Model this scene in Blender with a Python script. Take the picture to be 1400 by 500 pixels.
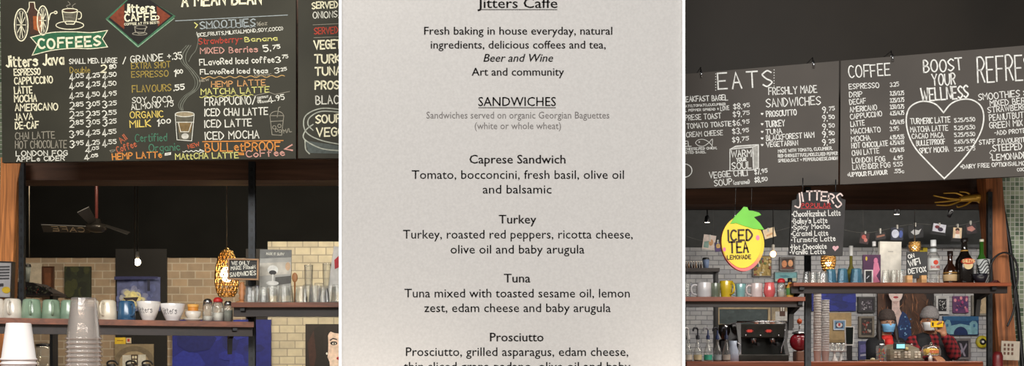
import bpy, math, random
from mathutils import Vector, Matrix
random.seed(7)
for o in list(bpy.data.objects): bpy.data.objects.remove(o)
COL = bpy.context.scene.collection
SC = bpy.context.scene
# ---------------------------------------------------------------- camera, world, lights, exposure
F = 1400.0; CZ = 1.3; HY = 500.0; CX = 700.0     # focal length in pixels of a 1400 px wide frame, eye height, horizon row
cam_d = bpy.data.cameras.new('camera'); cam = bpy.data.objects.new('camera', cam_d); COL.objects.link(cam)
cam.location = (0, 0, CZ); cam.rotation_euler = (math.pi/2, 0, 0)
cam_d.sensor_width = 36; cam_d.lens = 36.0; cam_d.shift_y = (HY-250)/1400.0
cam_d.clip_end = 60
SC.camera = cam
w = bpy.data.worlds.new('world'); SC.world = w; w.use_nodes = True
w.node_tree.nodes['Background'].inputs[0].default_value = (1.0, 0.9, 0.78, 1)
w.node_tree.nodes['Background'].inputs[1].default_value = 0.12
SC.view_settings.view_transform = 'Standard'; SC.view_settings.look = 'None'
SC.view_settings.gamma = 1; SC.view_settings.use_curve_mapping = False
SC.view_settings.exposure = 0.0
def area(name, loc, target, sx, sy, power, color):
    l = bpy.data.lights.new(name, 'AREA'); l.shape = 'RECTANGLE'; l.size = sx; l.size_y = sy
    l.energy = power; l.color = color
    o = bpy.data.objects.new(name, l); COL.objects.link(o); o.location = loc
    o.rotation_euler = (Vector(target)-Vector(loc)).to_track_quat('-Z', 'Y').to_euler()
    return o
area('ceiling_panel_light', (0, -0.6, 3.7), (0, 5.2, 2.2), 6.5, 1.2, 445, (1.0, 0.985, 0.96))
area('left_board_light', (-1.7, 4.3, 3.9), (-1.7, 5.33, 2.75), 2.2, 0.3, 11, (1.0, 0.95, 0.85))
area('left_fill_from_below', (-1.5, 4.5, .95), (-1.5, 5.9, 2.2), 2.6, .3, 9, (1.0, 0.9, 0.78))  # added lamp below the view, brightens the left shelf undersides and header
area('right_fill_from_below', (2.0, 4.5, .95), (2.1, 5.95, 2.2), 2.8, .3, 13, (1.0, 0.9, 0.78))  # added lamp below the view, brightens the gold lizard, beam and right shelves
area('left_room_light', (-3.4, 8.6, 3.3), (-3.6, 11.6, 1.6), 3.2, 0.6, 70, (1.0, 0.86, 0.66))
area('left_shelf_light', (-1.6, 8.2, 2.9), (-1.9, 11.6, 1.6), 0.8, 0.5, 85, (1.0, 0.88, 0.66))
area('right_room_light', (3.9, 8.7, 2.98), (4.0, 11.6, 1.4), 3.6, 0.6, 85, (1.0, 0.95, 0.88))
area('right_counter_light', (3.2, 7.2, 2.7), (3.4, 10.5, 1.4), 2.6, 0.4, 30, (1.0, 0.92, 0.82))
# ---------------------------------------------------------------- maths helpers
def pt(px, py, Y): return Vector(((px-CX)/F*Y, Y, CZ+(HY-py)/F*Y))
def pxw(Y): return Y/F
class Plane:
    """vertical plane given by its depth at two image columns"""
    def __init__(s, xa, Ya, xb, Yb):
        a = pt(xa, HY, Ya); b = pt(xb, HY, Yb); t = (b-a).normalized()
        s.n = Vector((t.y, -t.x, 0)); s.o = a; s.t = t
    def __call__(s, px, py, off=0.0):
        d = Vector(((px-CX)/F, 1.0, (HY-py)/F)); c = Vector((0, 0, CZ))
        k = s.n.dot(s.o+s.n*off-c)/s.n.dot(d)
        return c+d*k
def s2l(c):
    c = c/255.0
    return c/12.92 if c <= .04045 else ((c+.055)/1.055)**2.4
_m = {}
def M(rgb, rough=.6, metal=0., var=.12, scale=14., emit=0., kind='noise', bump=0., spec=.5, coat=0.):
    key = (tuple(rgb), rough, metal, var, scale, emit, kind, bump, spec, coat)
    if key in _m: return _m[key]
    m = bpy.data.materials.new('%s_%d_%d_%d' % ((kind,)+tuple(int(v) for v in rgb))); m.use_nodes = True
    nt = m.node_tree; N = nt.nodes; L = nt.links; b = N['Principled BSDF']
    c = [s2l(v) for v in rgb]
    b.inputs['Roughness'].default_value = rough; b.inputs['Metallic'].default_value = metal
    b.inputs['Specular IOR Level'].default_value = spec; b.inputs['Coat Weight'].default_value = coat
    tc = N.new('ShaderNodeTexCoord'); mp = N.new('ShaderNodeMapping'); L.new(tc.outputs['Object'], mp.inputs[0])
    nz = N.new('ShaderNodeTexNoise'); nz.inputs['Scale'].default_value = scale; nz.inputs['Detail'].default_value = 5
    L.new(mp.outputs[0], nz.inputs[0])
    if kind == 'wood': mp.inputs['Scale'].default_value = (.35, 5, 5); nz.inputs['Distortion'].default_value = 1.2
    if kind == 'woodv': mp.inputs['Scale'].default_value = (6, 6, .35); nz.inputs['Distortion'].default_value = 1.6
    mx = N.new('ShaderNodeMix'); mx.data_type = 'RGBA'
    mx.inputs[6].default_value = [max(0, v*(1-var*1.6)) for v in c]+[1]
    mx.inputs[7].default_value = [min(1, v*(1+var*1.6)) for v in c]+[1]
    st = N.new('ShaderNodeMapRange'); st.inputs[1].default_value = .3; st.inputs[2].default_value = .7
    L.new(nz.outputs[0], st.inputs[0]); L.new(st.outputs[0], mx.inputs[0]); L.new(mx.outputs[2], b.inputs['Base Color'])
    if bump:
        bp = N.new('ShaderNodeBump'); bp.inputs['Strength'].default_value = bump; bp.inputs['Distance'].default_value = .01
        L.new(nz.outputs[0], bp.inputs['Height']); L.new(bp.outputs[0], b.inputs['Normal'])
    if emit:
        b.inputs['Emission Color'].default_value = c+[1]; b.inputs['Emission Strength'].default_value = emit
    _m[key] = m; return m
def brick_mat(name, c1, c2, mortar, bw, bh, ms=.006, offset=.5, rough=.7, bump=.5, bias=0.):
    m = bpy.data.materials.new(name); m.use_nodes = True; nt = m.node_tree; N = nt.nodes; L = nt.links
    b = N['Principled BSDF']; b.inputs['Roughness'].default_value = rough
    tc = N.new('ShaderNodeTexCoord'); sp = N.new('ShaderNodeSeparateXYZ'); cb = N.new('ShaderNodeCombineXYZ')
    L.new(tc.outputs['Object'], sp.inputs[0]); L.new(sp.outputs[0], cb.inputs[0]); L.new(sp.outputs[2], cb.inputs[1])
    br = N.new('ShaderNodeTexBrick'); br.offset = offset; br.squash = 1
    br.inputs['Scale'].default_value = 1; br.inputs['Brick Width'].default_value = bw; br.inputs['Row Height'].default_value = bh
    br.inputs['Mortar Size'].default_value = ms; br.inputs['Bias'].default_value = bias; br.inputs['Mortar Smooth'].default_value = .2
    for i, c in enumerate((c1, c2, mortar)): br.inputs[1+i].default_value = [s2l(v) for v in c]+[1]
    L.new(cb.outputs[0], br.inputs[0])
    nz = N.new('ShaderNodeTexNoise'); nz.inputs['Scale'].default_value = 9; nz.inputs['Detail'].default_value = 6
    L.new(tc.outputs['Object'], nz.inputs[0])
    hs = N.new('ShaderNodeMix'); hs.data_type = 'RGBA'; hs.blend_type = 'MULTIPLY'; hs.inputs[0].default_value = .45
    L.new(br.outputs[0], hs.inputs[6]); L.new(nz.outputs[0], hs.inputs[7]); L.new(hs.outputs[2], b.inputs['Base Color'])
    bp = N.new('ShaderNodeBump'); bp.invert = True; bp.inputs['Strength'].default_value = bump; bp.inputs['Distance'].default_value = .006
    L.new(br.outputs[1], bp.inputs['Height']); L.new(bp.outputs[0], b.inputs['Normal'])
    return m
def glass_mat(name, rgb, tint=.9, gloss=.35, dif=.1):
    m = bpy.data.materials.new(name); m.use_nodes = True; nt = m.node_tree; N = nt.nodes; L = nt.links
    N.remove(N['Principled BSDF']); out = N['Material Output']
    tr = N.new('ShaderNodeBsdfTransparent'); tr.inputs[0].default_value = [s2l(v)*tint for v in rgb]+[1]
    gl = N.new('ShaderNodeBsdfGlossy'); gl.inputs['Roughness'].default_value = .05; gl.inputs[0].default_value = (1, 1, 1, 1)
    df = N.new('ShaderNodeBsdfDiffuse'); df.inputs[0].default_value = [s2l(v) for v in rgb]+[1]
    lw = N.new('ShaderNodeLayerWeight'); lw.inputs[0].default_value = gloss
    m1 = N.new('ShaderNodeMixShader'); m2 = N.new('ShaderNodeMixShader'); m2.inputs[0].default_value = dif
    L.new(lw.outputs['Facing'], m1.inputs[0]); L.new(tr.outputs[0], m2.inputs[1]); L.new(df.outputs[0], m2.inputs[2])
    L.new(m2.outputs[0], m1.inputs[1]); L.new(gl.outputs[0], m1.inputs[2]); L.new(m1.outputs[0], out.inputs[0])
    return m
# ---------------------------------------------------------------- mesh builder
class MB:
    def __init__(s): s.v = []; s.f = []; s.mi = []; s.mats = []; s.sm = []
    def m(s, mat):
        if mat not in s.mats: s.mats.append(mat)
        return s.mats.index(mat)
    def face(s, idx, mat, smooth=False): s.f.append(tuple(idx)); s.mi.append(s.m(mat)); s.sm.append(smooth)
    def add(s, pts): n = len(s.v); s.v += [Vector(p) for p in pts]; return n
    def box(s, lo, hi, mat, bev=0.0):
        x0, y0, z0 = lo; x1, y1, z1 = hi
        if bev <= 0:
            n = s.add([(x, y, z) for z in (z0, z1) for y in (y0, y1) for x in (x0, x1)])
            for q in ((0,2,3,1),(4,5,7,6),(0,1,5,4),(2,6,7,3),(0,4,6,2),(1,3,7,5)): s.face([n+i for i in q], mat)
        else:
            b = min(bev, (x1-x0)*.45, (y1-y0)*.45, (z1-z0)*.45); rings = []
            for z, i in ((z0, b), (z0+b, 0), (z1-b, 0), (z1, b)):
                ring = [(x0+b, y0+i), (x1-b, y0+i), (x1-i, y0+b), (x1-i, y1-b), (x1-b, y1-i), (x0+b, y1-i), (x0+i, y1-b), (x0+i, y0+b)]
                rings.append(s.add([(x, y, z) for x, y in ring]))
            for a, c in zip(rings, rings[1:]):
                for k in range(8): s.face((a+k, a+(k+1) % 8, c+(k+1) % 8, c+k), mat)
            s.face([rings[0]+k for k in range(7, -1, -1)], mat); s.face([rings[-1]+k for k in range(8)], mat)
        return s
    def prism(s, pts, th, mat, side=None, n=None):
        """planar outline (3D points) extruded by th along n (away from the eye by default)"""
        d = Vector(n) if n else Vector((0, 1, 0)); d = d.normalized()*th; k = len(pts)
        a = s.add(pts); b = s.add([Vector(p)+d for p in pts])
        s.face([a+i for i in range(k)], mat); s.face([b+i for i in range(k-1, -1, -1)], side or mat)
        for i in range(k): s.face((a+i, b+i, b+(i+1) % k, a+(i+1) % k), side or mat)
        return s
    def lathe(s, prof, mat, c=(0, 0, 0), n=20, rot=None, sx=1, sy=1):
        R = rot or Matrix.Identity(3); c = Vector(c); rings = []
        for r, z in prof:
            if r < 1e-6: rings.append((s.add([c+R @ Vector((0, 0, z))]), 1))
            else: rings.append((s.add([c+R @ Vector((sx*r*math.cos(2*math.pi*k/n), sy*r*math.sin(2*math.pi*k/n), z)) for k in range(n)]), n))
        for (a, na), (b, nb) in zip(rings, rings[1:]):
            for k in range(n):
                k2 = (k+1) % n
                if na == 1 and nb == 1: continue
                if na == 1: s.face((a, b+k2, b+k), mat, True)
                elif nb == 1: s.face((a+k, a+k2, b), mat, True)
                else: s.face((a+k, a+k2, b+k2, b+k), mat, True)
        return s
    def ball(s, c, r, mat, n=14, sx=1, sy=1, sz=1):
        k = max(6, n//2+1)
        return s.lathe([(r*math.sin(math.pi*i/k), -r*sz*math.cos(math.pi*i/k)) for i in range(k+1)], mat, c, n, None, sx, sy)
    def tube(s, pts, r, mat, n=8, r2=None, cap=True, closed=False):
        pts = [Vector(p) for p in pts]; K = len(pts); rings = []; prev = None
        for i, p in enumerate(pts):
            if closed: t = (pts[(i+1) % K]-pts[i-1]).normalized()
            else: t = (pts[min(i+1, K-1)]-pts[max(i-1, 0)]).normalized()
            if prev is None:
                u = t.cross(Vector((0, 0, 1)))
                if u.length < .1: u = t.cross(Vector((1, 0, 0)))
            else: u = prev-t*prev.dot(t)
            u.normalize(); prev = u; v = t.cross(u)
            rr = r if r2 is None else r+(r2-r)*i/max(1, K-1)
            rings.append(s.add([p+(u*math.cos(2*math.pi*k/n)+v*math.sin(2*math.pi*k/n))*rr for k in range(n)]))
        prs = list(zip(rings, rings[1:]))+([(rings[-1], rings[0])] if closed else [])
        for a, b in prs:
            for k in range(n): s.face((a+k, a+(k+1) % n, b+(k+1) % n, b+k), mat, True)
        if cap and not closed:
            s.face([rings[0]+k for k in range(n-1, -1, -1)], mat); s.face([rings[-1]+k for k in range(n)], mat)
        return s
    def capsule(s, p, r, q, r2, mat, n=12):
        p = Vector(p); q = Vector(q); d = q-p; L = d.length
        R = d.to_track_quat('Z', 'Y').to_matrix() if L > 1e-6 else Matrix.Identity(3)
        prof = [(0, -r)]+[(r*math.cos(a), r*math.sin(a)) for a in (-1.1, -.6, 0)]
        prof += [(r2*math.cos(a), L+r2*math.sin(a)) for a in (0, .6, 1.1)]+[(0, L+r2)]
        return s.lathe(prof, mat, p, n, R)
    def build(s, name, parent=None, local=False):
        me = bpy.data.meshes.new(name); o = bpy.data.objects.new(name, me); COL.objects.link(o)
        off = Vector((0, 0, 0))
        if parent is not None:
            o.parent = parent
            if not local:
                q = parent
                while q: off += q.location; q = q.parent
        elif s.v and not local:
            xs = [v.x for v in s.v]; ys = [v.y for v in s.v]; zs = [v.z for v in s.v]
            off = Vector(((min(xs)+max(xs))/2, (min(ys)+max(ys))/2, min(zs))); o.location = off
        me.from_pydata([tuple(v-off) for v in s.v], [], s.f)
        for mt in s.mats: me.materials.append(mt)
        me.polygons.foreach_set('material_index', s.mi); me.polygons.foreach_set('use_smooth', s.sm)
        me.update(); return o
def tag(o, label, cat, group=None, kind=None):
    if label: o['label'] = label
    if cat: o['category'] = cat
    if group: o['group'] = group
    if kind: o['kind'] = kind
    return o
def thing(name, label, cat, loc, group=None):
    o = bpy.data.objects.new(name, None); COL.objects.link(o); o.location = loc; o.empty_display_size = .05
    return tag(o, label, cat, group)
def struct(mb, name, keep=True):
    o = mb.build(name, None, local=keep); o['kind'] = 'structure'; return o
# ---------------------------------------------------------------- hand-drawn stroke lettering
G = {'A':'00 28 50|13 43','B':'00 08|~08 28 46 24 04|~04 34 52 30 00','C':'~57 38 17 04 11 30 51','D':'00 08|~08 28 55 53 20 00',
'E':'50 00 08 58|04 44','F':'00 08 58|04 44','G':'~57 38 17 04 11 30 51|51 54 34','H':'00 08|50 58|04 54','I':'00 08','J':'~38 32 20 01',
'K':'00 08|58 04 50','L':'08 00 50','M':'00 08 34 68 60','N':'00 08 50 58','O':'~38 17 04 11 30 51 64 57 38','P':'00 08|~08 38 56 34 04',
'Q':'~38 17 04 11 30 51 64 57 38|42 60','R':'00 08|~08 38 56 34 04|24 50','S':'~57 38 17 06 24 43 52 41 20 01','T':'08 68|38 30',
'U':'~08 03 11 30 51 63 68','V':'08 30 68','W':'08 20 46 60 88','X':'00 58|08 50','Y':'08 34 68|34 30','Z':'08 58 00 50',
'0':'~28 06 02 20 42 46 28','1':'16 28 20','2':'~07 28 46 33 00|00 40','3':'~07 28 46 24|~24 42 20 01','4':'30 38 02 52','5':'48 08 05|~05 35 42 20 01',
'6':'~48 16 03 20 42 34 03','7':'08 48 10','8':'~24 06 28 46 24 02 20 42 24','9':'~45 24 06 28 46 44 20',
'a':'~44 25 03 20 42|45 40','b':'08 00|~03 25 43 20 01','c':'~44 25 03 20 41','d':'48 40|~43 25 03 20 41','e':'03 43|~43 25 03 20 41',
'f':'~47 28 16 10|05 35','g':'~44 25 03 20 41|~45 4y 2z 0y','h':'08 00|~03 25 43 40','i':'05 00|07 08','j':'~15 1y 0z|17 18','k':'08 00|45 02 40',
'l':'08 00','m':'05 00|~03 15 33 30|~33 45 63 60','n':'05 00|~03 25 43 40','o':'~25 03 02 20 42 43 25','p':'05 0z|~03 25 43 20 01',
'q':'45 4z|~43 25 03 20 41','r':'05 00|~03 15 35','s':'~44 25 04 33 41 20 01','t':'~17 11 20 30|05 35','u':'~05 01 20 41|45 40','v':'05 20 45',
'w':'05 10 34 50 65','x':'00 45|05 40','y':'05 20|45 0z','z':'05 45 00 40','.':'00 01','!':'08 03|00 01',',':'11 0x','-':'04 34','/':'00 48','+':'04 44|26 22',
'$':'~46 27 06 24 42 21 02|28 20','(':'~28 05 03 20','{':'~18 05 03 10',')':'~08 25 23 00',':':'01 02|05 06',"'":'08 06','<':'47 04 41','>':'07 44 01','*':'03 13 14 04 03',
'c/':'0','~':'~04 15 33 44','=':'~07 05 10 46 07'}
CH = {'x': -1, 'y': -2, 'z': -3}
def catmull(p, n=4):
    if len(p) < 3: return p
    closed = (Vector(p[0])-Vector(p[-1])).length < 1e-6; out = []; K = len(p)
    for i in range(K-1):
        p0 = p[i-1] if i else (p[-2] if closed else p[0]); p3 = p[i+2] if i+2 < K else (p[1] if closed else p[-1])
        for j in range(n):
            t = j/n; r = []
            for a, b, c, d in zip(p0, p[i], p[i+1], p3):
                r.append(.5*(2*b+(c-a)*t+(2*a-5*b+4*c-d)*t*t+(3*b-a-3*c+d)*t**3))
            out.append(tuple(r))
    out.append(tuple(p[-1])); return out
def glyph(ch):
    out = []
    for st in G.get(ch, '').split('|'):
        sm = st.startswith('~'); st = st.lstrip('~').replace(' ', ''); P = []
        for i in range(0, len(st)-1, 2):
            P.append((float(st[i]), float(CH.get(st[i+1], st[i+1]))))
        if P: out.append(catmull(P, 4) if sm else P)
    return out
def ribbon(mb, P, w, mat, F3, off=.0015, caps=True):
    """flat chalk stroke: P in image pixels, F3 maps pixels to the surface"""
    P = [Vector((p[0], p[1])) for p in P]; Q = [P[0]]
    for p in P[1:]:
        if (p-Q[-1]).length > w*.04: Q.append(p)
    if len(Q) < 2: return
    closed = (Q[0]-Q[-1]).length < w*.3 and len(Q) > 3
    if caps and not closed:
        a = (Q[0]-Q[1]).normalized(); b = (Q[-1]-Q[-2]).normalized(); Q[0] = Q[0]+a*w*.4; Q[-1] = Q[-1]+b*w*.4
    vs = []; K = len(Q)
    for i, p in enumerate(Q):
        if closed and i in (0, K-1): d1 = (Q[-1]-Q[-2]).normalized(); d2 = (Q[1]-Q[0]).normalized()
        else:
            d1 = (Q[i]-Q[i-1]).normalized() if i else (Q[1]-Q[0]).normalized()
            d2 = (Q[i+1]-Q[i]).normalized() if i < K-1 else d1
        n1 = Vector((-d1.y, d1.x)); n2 = Vector((-d2.y, d2.x)); nn = n1+n2
        if nn.length < .35: nn = n1*1.0
        else: nn = nn.normalized()/max(.5, nn.normalized().dot(n1))
        vs += [F3(*(p+nn*w/2), off), F3(*(p-nn*w/2), off)]
    n = mb.add(vs)
    for i in range(K-1): mb.face((n+2*i, n+2*i+1, n+2*i+3, n+2*i+2), mat)
def text(mb, s, x0, y0, x1, y1, h, w, mat, F3, off=.0015, jit=.12, sp=1.9):
    adv = []; tot = 0
    for ch in s:
        g = glyph(ch)
        if ch == ' ': wd = 4.2
        elif not g: wd = 2
        else: wd = max(p[0] for st in g for p in st)
        adv.append((tot, wd, g)); tot += wd+(sp if ch != ' ' else 0)
    tot = max(1, tot-sp); L = math.hypot(x1-x0, y1-y0); u = Vector(((x1-x0)/L, (y1-y0)/L)); v = Vector((u.y, -u.x))
    sx = L/tot; sy = h/8.0
    for x, wd, g in adv:
        dy = random.uniform(-jit, jit)*3*sy; sh = random.uniform(-jit, jit)*.5
        for st in g:
            P = [Vector((x0, y0))+u*((x+p[0]+p[1]*sh)*sx)+v*(p[1]*sy+dy) for p in st]
            ribbon(mb, P, w, mat, F3, off)
def ell(cx, cy, rx, ry, n=28, a0=0, a1=360, rot=0):
    c, s = math.cos(math.radians(rot)), math.sin(math.radians(rot)); out = []
    for i in range(n+1):
        a = math.radians(a0+(a1-a0)*i/n); x, y = rx*math.cos(a), ry*math.sin(a)
        out.append((cx+x*c-y*s, cy+x*s+y*c))
    return out
def poly(mb, P, mat, F3, off=.001):
    n = mb.add([F3(p[0], p[1], off) for p in P]); mb.face(range(n, n+len(P)), mat)
# ================================================================ THE SETTING
WHITE = M((250, 250, 250), .6, var=.01)
BLK = M((11, 11, 10), .8, var=.2, scale=3, spec=.15)
YB = 11.6
b = MB(); b.box((-8, -2, -.1), (8, 12, 0), M((96, 78, 62), .5, kind='wood', scale=3)); struct(b, 'floor')
b = MB(); b.box((-8, -2, 4.6), (8, 5.95, 4.7), BLK); struct(b, 'ceiling')
b = MB(); b.box((-7, 6.35, 3.62), (-.3, 12, 3.72), BLK); struct(b, 'ceiling_left')
b = MB(); b.box((.3, 6.35, 3.06), (7.5, 12, 3.16), M((48, 48, 48), .7, var=.1)); struct(b, 'ceiling_right')
BR_L = brick_mat('tan_brick', (184, 160, 134), (158, 140, 120), (196, 184, 166), .175, .088, .007)
BR_R = brick_mat('pale_brick', (224, 222, 220), (198, 198, 202), (158, 158, 162), .13, .052, .005)
zt = pt(0, 352, YB).z
b = MB(); b.box((-6.8, YB, 0), (-.5, YB+.12, zt), BR_L); struct(b, 'wall_back_left')
b = MB(); b.box((-6.8, YB-.02, zt), (-.5, YB+.1, 3.7), BLK); struct(b, 'wall_back_left_upper')
zr = pt(0, 338, YB).z
b = MB(); b.box((.5, YB, 0), (7.2, YB+.12, zr), BR_R); struct(b, 'wall_back_right')
b = MB(); b.box((.5, YB-.02, zr), (7.2, YB+.1, 3.2), M((62, 63, 62), .8, var=.08)); struct(b, 'wall_back_right_upper')
b = MB(); b.box((-6.9, 6.3, 0), (-6.8, 12, 3.7), BR_L); struct(b, 'wall_left')
b = MB(); b.box((7.2, 6.3, 0), (7.3, 12, 3.2), BR_R); struct(b, 'wall_right')
# dividing partition: two thin white posts edge the block that carries the menu sheet
YP = 4.9
xa, xb = (464.2-CX)/F*YP, (468-CX)/F*YP; xc, xd = (932-CX)/F*YP, (935.8-CX)/F*YP
b = MB(); b.box((xa, YP-.02, 0), (xb, YP+.06, 4.6), WHITE); struct(b, 'trim_1')
b = MB(); b.box((xc, YP-.02, 0), (xd, YP+.06, 4.6), WHITE); struct(b, 'trim_2')
GREYW = M((120, 116, 110), .8)
b = MB(); b.box((xb-.008, YP+.02, 0), (xc+.008, YP+.12, 4.6), GREYW); struct(b, 'wall_center')
b = MB(); b.box((xa+.02, YP+.1, 0), (xa+.08, 12, 4.6), BLK); struct(b, 'wall_center_left')
b = MB(); b.box((xd-.08, YP+.1, 0), (xd-.02, 12, 4.6), BLK); struct(b, 'wall_center_right')
# soffits over the two bar openings
BRN = M((92, 62, 44), .6, kind='wood', scale=4, var=.3)
zl0 = pt(0, 246, 6.1).z
b = MB(); b.box((-5.2, 6.1, zl0), (xa, 6.3, 4.6), BRN); struct(b, 'wall_front_left')
zr0 = pt(0, 279, 6.1).z
b = MB(); b.box((xd, 6.1, zr0), (5.6, 6.3, 3.0), BRN); struct(b, 'trim_3')
b = MB(); b.box((xd, 5.95, 2.55), (5.8, 6.1, 4.6), M((42, 36, 29), .6, var=.25, scale=.9, spec=.3)); struct(b, 'wall_front_right')
b = MB(); b.box((xd, 6.1, 3.0), (5.8, 6.3, 4.6), BRN); struct(b, 'wall_front_right_upper')
# mosaic tile strips
TL = brick_mat('green_mosaic', (170, 178, 150), (84, 104, 82), (206, 206, 192), .026, .026, .0025, 0, .25, .4)
def quad_wall(name, P, Y, th, mat):
    b = MB(); b.prism([pt(x, y, Y) for x, y in P], th, mat); return struct(b, name)
quad_wall('wall_tile_left', [(-60, -40), (9, -40), (7, 560), (-60, 560)], 6.02, .07, TL)
quad_wall('wall_tile_right', [(1352, 240), (1470, 240), (1470, 560), (1376, 560)], 5.93, .015, TL)
WDV = M((190, 120, 66), .45, kind='woodv', scale=6, var=.38)
quad_wall('trim_4', [(1, 215), (29, 215), (23, 250), (17, 372), (9, 560), (-6, 560)], 5.95, .07, WDV)
quad_wall('trim_5', [(1347, 240), (1370, 240), (1383, 400), (1398, 560), (1372, 560), (1360, 400)], 5.8, .11, M((142, 86, 50), .5, kind='woodv', scale=6, var=.38))

# ================================================================ MIDDLE: the printed menu sheet
sheet = thing('menu_sheet', 'large light grey paper menu sheet of printed sandwiches between the two white posts', 'menu', pt(700, 250, YP))
PAPER = M((185, 182, 179), .85, var=.035, scale=90)
b = MB(); b.box((xb, YP-.004, pt(0, 560, YP).z), (xc, YP+.018, pt(0, -60, YP).z), PAPER); b.build('paper', sheet)
INK = M((70, 66, 64), .8, var=.05); INK2 = M((104, 99, 97), .8, var=.05)
def font_line(s, x0, x1, yb, h, mat, bold=0, italic=0):
    c = bpy.data.curves.new('t', 'FONT'); c.body = s; c.size = 1; c.resolution_u = 2; c.shear = italic; c.offset = 0
    o = bpy.data.objects.new('t', c); COL.objects.link(o); bpy.context.view_layer.update()
    me = bpy.data.meshes.new_from_object(o.evaluated_get(bpy.context.evaluated_depsgraph_get()))
    xs = [v.co.x for v in me.vertices]; mn, mx = min(xs), max(xs); k = (x1-x0)/(mx-mn); ky = h/.73
    vs = [pt(x0+(v.co.x-mn)*k, yb-v.co.y*ky, YP-.0055) for v in me.vertices]
    fs = [tuple(p.vertices) for p in me.polygons]
    bpy.data.objects.remove(o); bpy.data.curves.remove(c); bpy.data.meshes.remove(me)
    return vs, fs
def menu_text(name, s, x0, x1, yb, h, mat, bold=0, italic=0, under=None):
    b = MB()
    vs, fs = font_line(s, x0, x1, yb+.3, h*1.09, mat, bold, italic)
    for dx in ((0,) if not bold else (-bold, 0, bold)):
        n = b.add([v+Vector((dx*pxw(YP), -abs(dx)*.0004, 0)) for v in vs])
        for f in fs: b.face([n+i for i in f], mat)
    if under: poly(b, [(x0, under-.5), (x1, under-.5), (x1, under+.6), (x0, under+.6)], mat, lambda x, y, o: pt(x, y, YP-.0055))
    return b.build(name, sheet)
ML = [('heading', 'Jitters Caffe', 653, 762, 10.5, 13, INK, .3, 0, 13), ('lettering', 'Fresh baking in house everyday, natural', 580, 837, 47, 10.5, INK, .22, 0, 0),
('lettering', 'ingredients, delicious coffees and tea,', 589, 828, 66, 10.5, INK, .22, 0, 0), ('lettering', 'Beer and Wine', 661, 756, 84, 10.5, INK, .22, .25, 0),
('lettering', 'Art and community', 645, 771, 103, 10.5, INK, .22, 0, 0), ('heading', 'SANDWICHES', 654, 760, 144.5, 12, INK, .12, 0, 147),
('lettering', 'Sandwiches served on organic Georgian Baguettes', 583, 833, 161.5, 9, INK2, 0, 0, 0), ('lettering', '(white or whole wheat)', 649, 767, 176, 9, INK2, 0, 0, 0),
('heading', 'Caprese Sandwich', 642, 773, 223, 11.5, INK, .28, 0, 0), ('lettering', 'Tomato, bocconcini, fresh basil, olive oil', 563, 853, 244, 11.5, INK, .04, 0, 0),
('lettering', 'and balsamic', 660, 754, 264, 11.5, INK, .04, 0, 0), ('heading', 'Turkey', 682, 733, 305, 11.5, INK, .28, 0, 0),
('lettering', 'Turkey, roasted red peppers, ricotta cheese,', 551, 865, 325.5, 11.5, INK, .04, 0, 0), ('lettering', 'olive oil and baby arugula', 616, 799, 346, 11.5, INK, .04, 0, 0),
('heading', 'Tuna', 689, 725, 385.5, 11.5, INK, .28, 0, 0), ('lettering', 'Tuna mixed with toasted sesame oil, lemon', 553, 861, 406, 11.5, INK, .04, 0, 0),
('lettering', 'zest, edam cheese and baby arugula', 580, 835, 426, 11.5, INK, .04, 0, 0), ('heading', 'Prosciutto', 670, 743, 466, 11.5, INK, .28, 0, 0),
('lettering', 'Prosciutto, grilled asparagus, edam cheese,', 555, 859, 486, 11.5, INK, .04, 0, 0), ('lettering', 'thin sliced grana padano, olive oil and baby', 552, 862, 506, 11.5, INK, .04, 0, 0)]
for a in ML: menu_text(*a)

# ================================================================ LEFT: chalk menu boards
def chalk(rgb, r=.9): return M(rgb, r, var=.14, scale=60)
CR = chalk((236, 228, 196)); WH = chalk((222, 220, 206)); GO = chalk((160, 138, 66)); GR = chalk((70, 118, 92)); ORG = chalk((216, 140, 66))
RE = chalk((178, 66, 50)); YG = chalk((206, 202, 120)); DIM = chalk((150, 144, 128)); BLU = chalk((156, 164, 164)); PNK = chalk((204, 150, 136)); YE = chalk((224, 198, 100))
BOARD = M((54, 52, 42), .6, var=.16, scale=2.2, spec=.2); EDGE = M((24, 22, 20), .6)
PL = Plane(0, 5.32, 404, 5.36)
def board(name, label, P, plane, th=.025, mat=BOARD, cat='menu board', group=None):
    q = [plane(x, y) for x, y in P]; c = sum(q, Vector())/len(q)
    t = thing(name, label, cat, c, group); b = MB(); b.prism(q, th, mat, EDGE, (-plane.n.x, -plane.n.y, 0)); b.build('panel', t); return t
bl = board('chalk_menu_board', 'big dark chalkboard of coffee and smoothie prices with diamond logo', [(0, -60), (404.5, -60), (404.5, 216.5), (3, 222)], PL)
bl2 = board('chalk_menu_board', 'narrow chalkboard edge with red SERVED line and soup bowl beside left white post', [(407.5, -60), (470, -60), (470, 216), (407.5, 216.3)], PL)
def block(parent, name, F3, items, sp=1.9):
    b = MB()
    for it in items:
        s, x0, y0, x1, y1, h, w_, m = it; text(b, s, x0, y0, x1, y1, h, w_, m, F3, sp=sp)
    return b.build(name, parent)
block(bl, 'heading', PL, [('Jitters Java', 9, 91, 87, 88, 14, 2.3, CR), ('SMALL MED. LARGE', 95, 87, 160, 85.5, 6.5, 1.1, WH), ('/ GRANDE +.35', 168, 87, 249, 80, 9, 1.2, WH), ('A MEAN BEAN', 249, 8, 357, 4.5, 15, 2.6, CR)])
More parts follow.
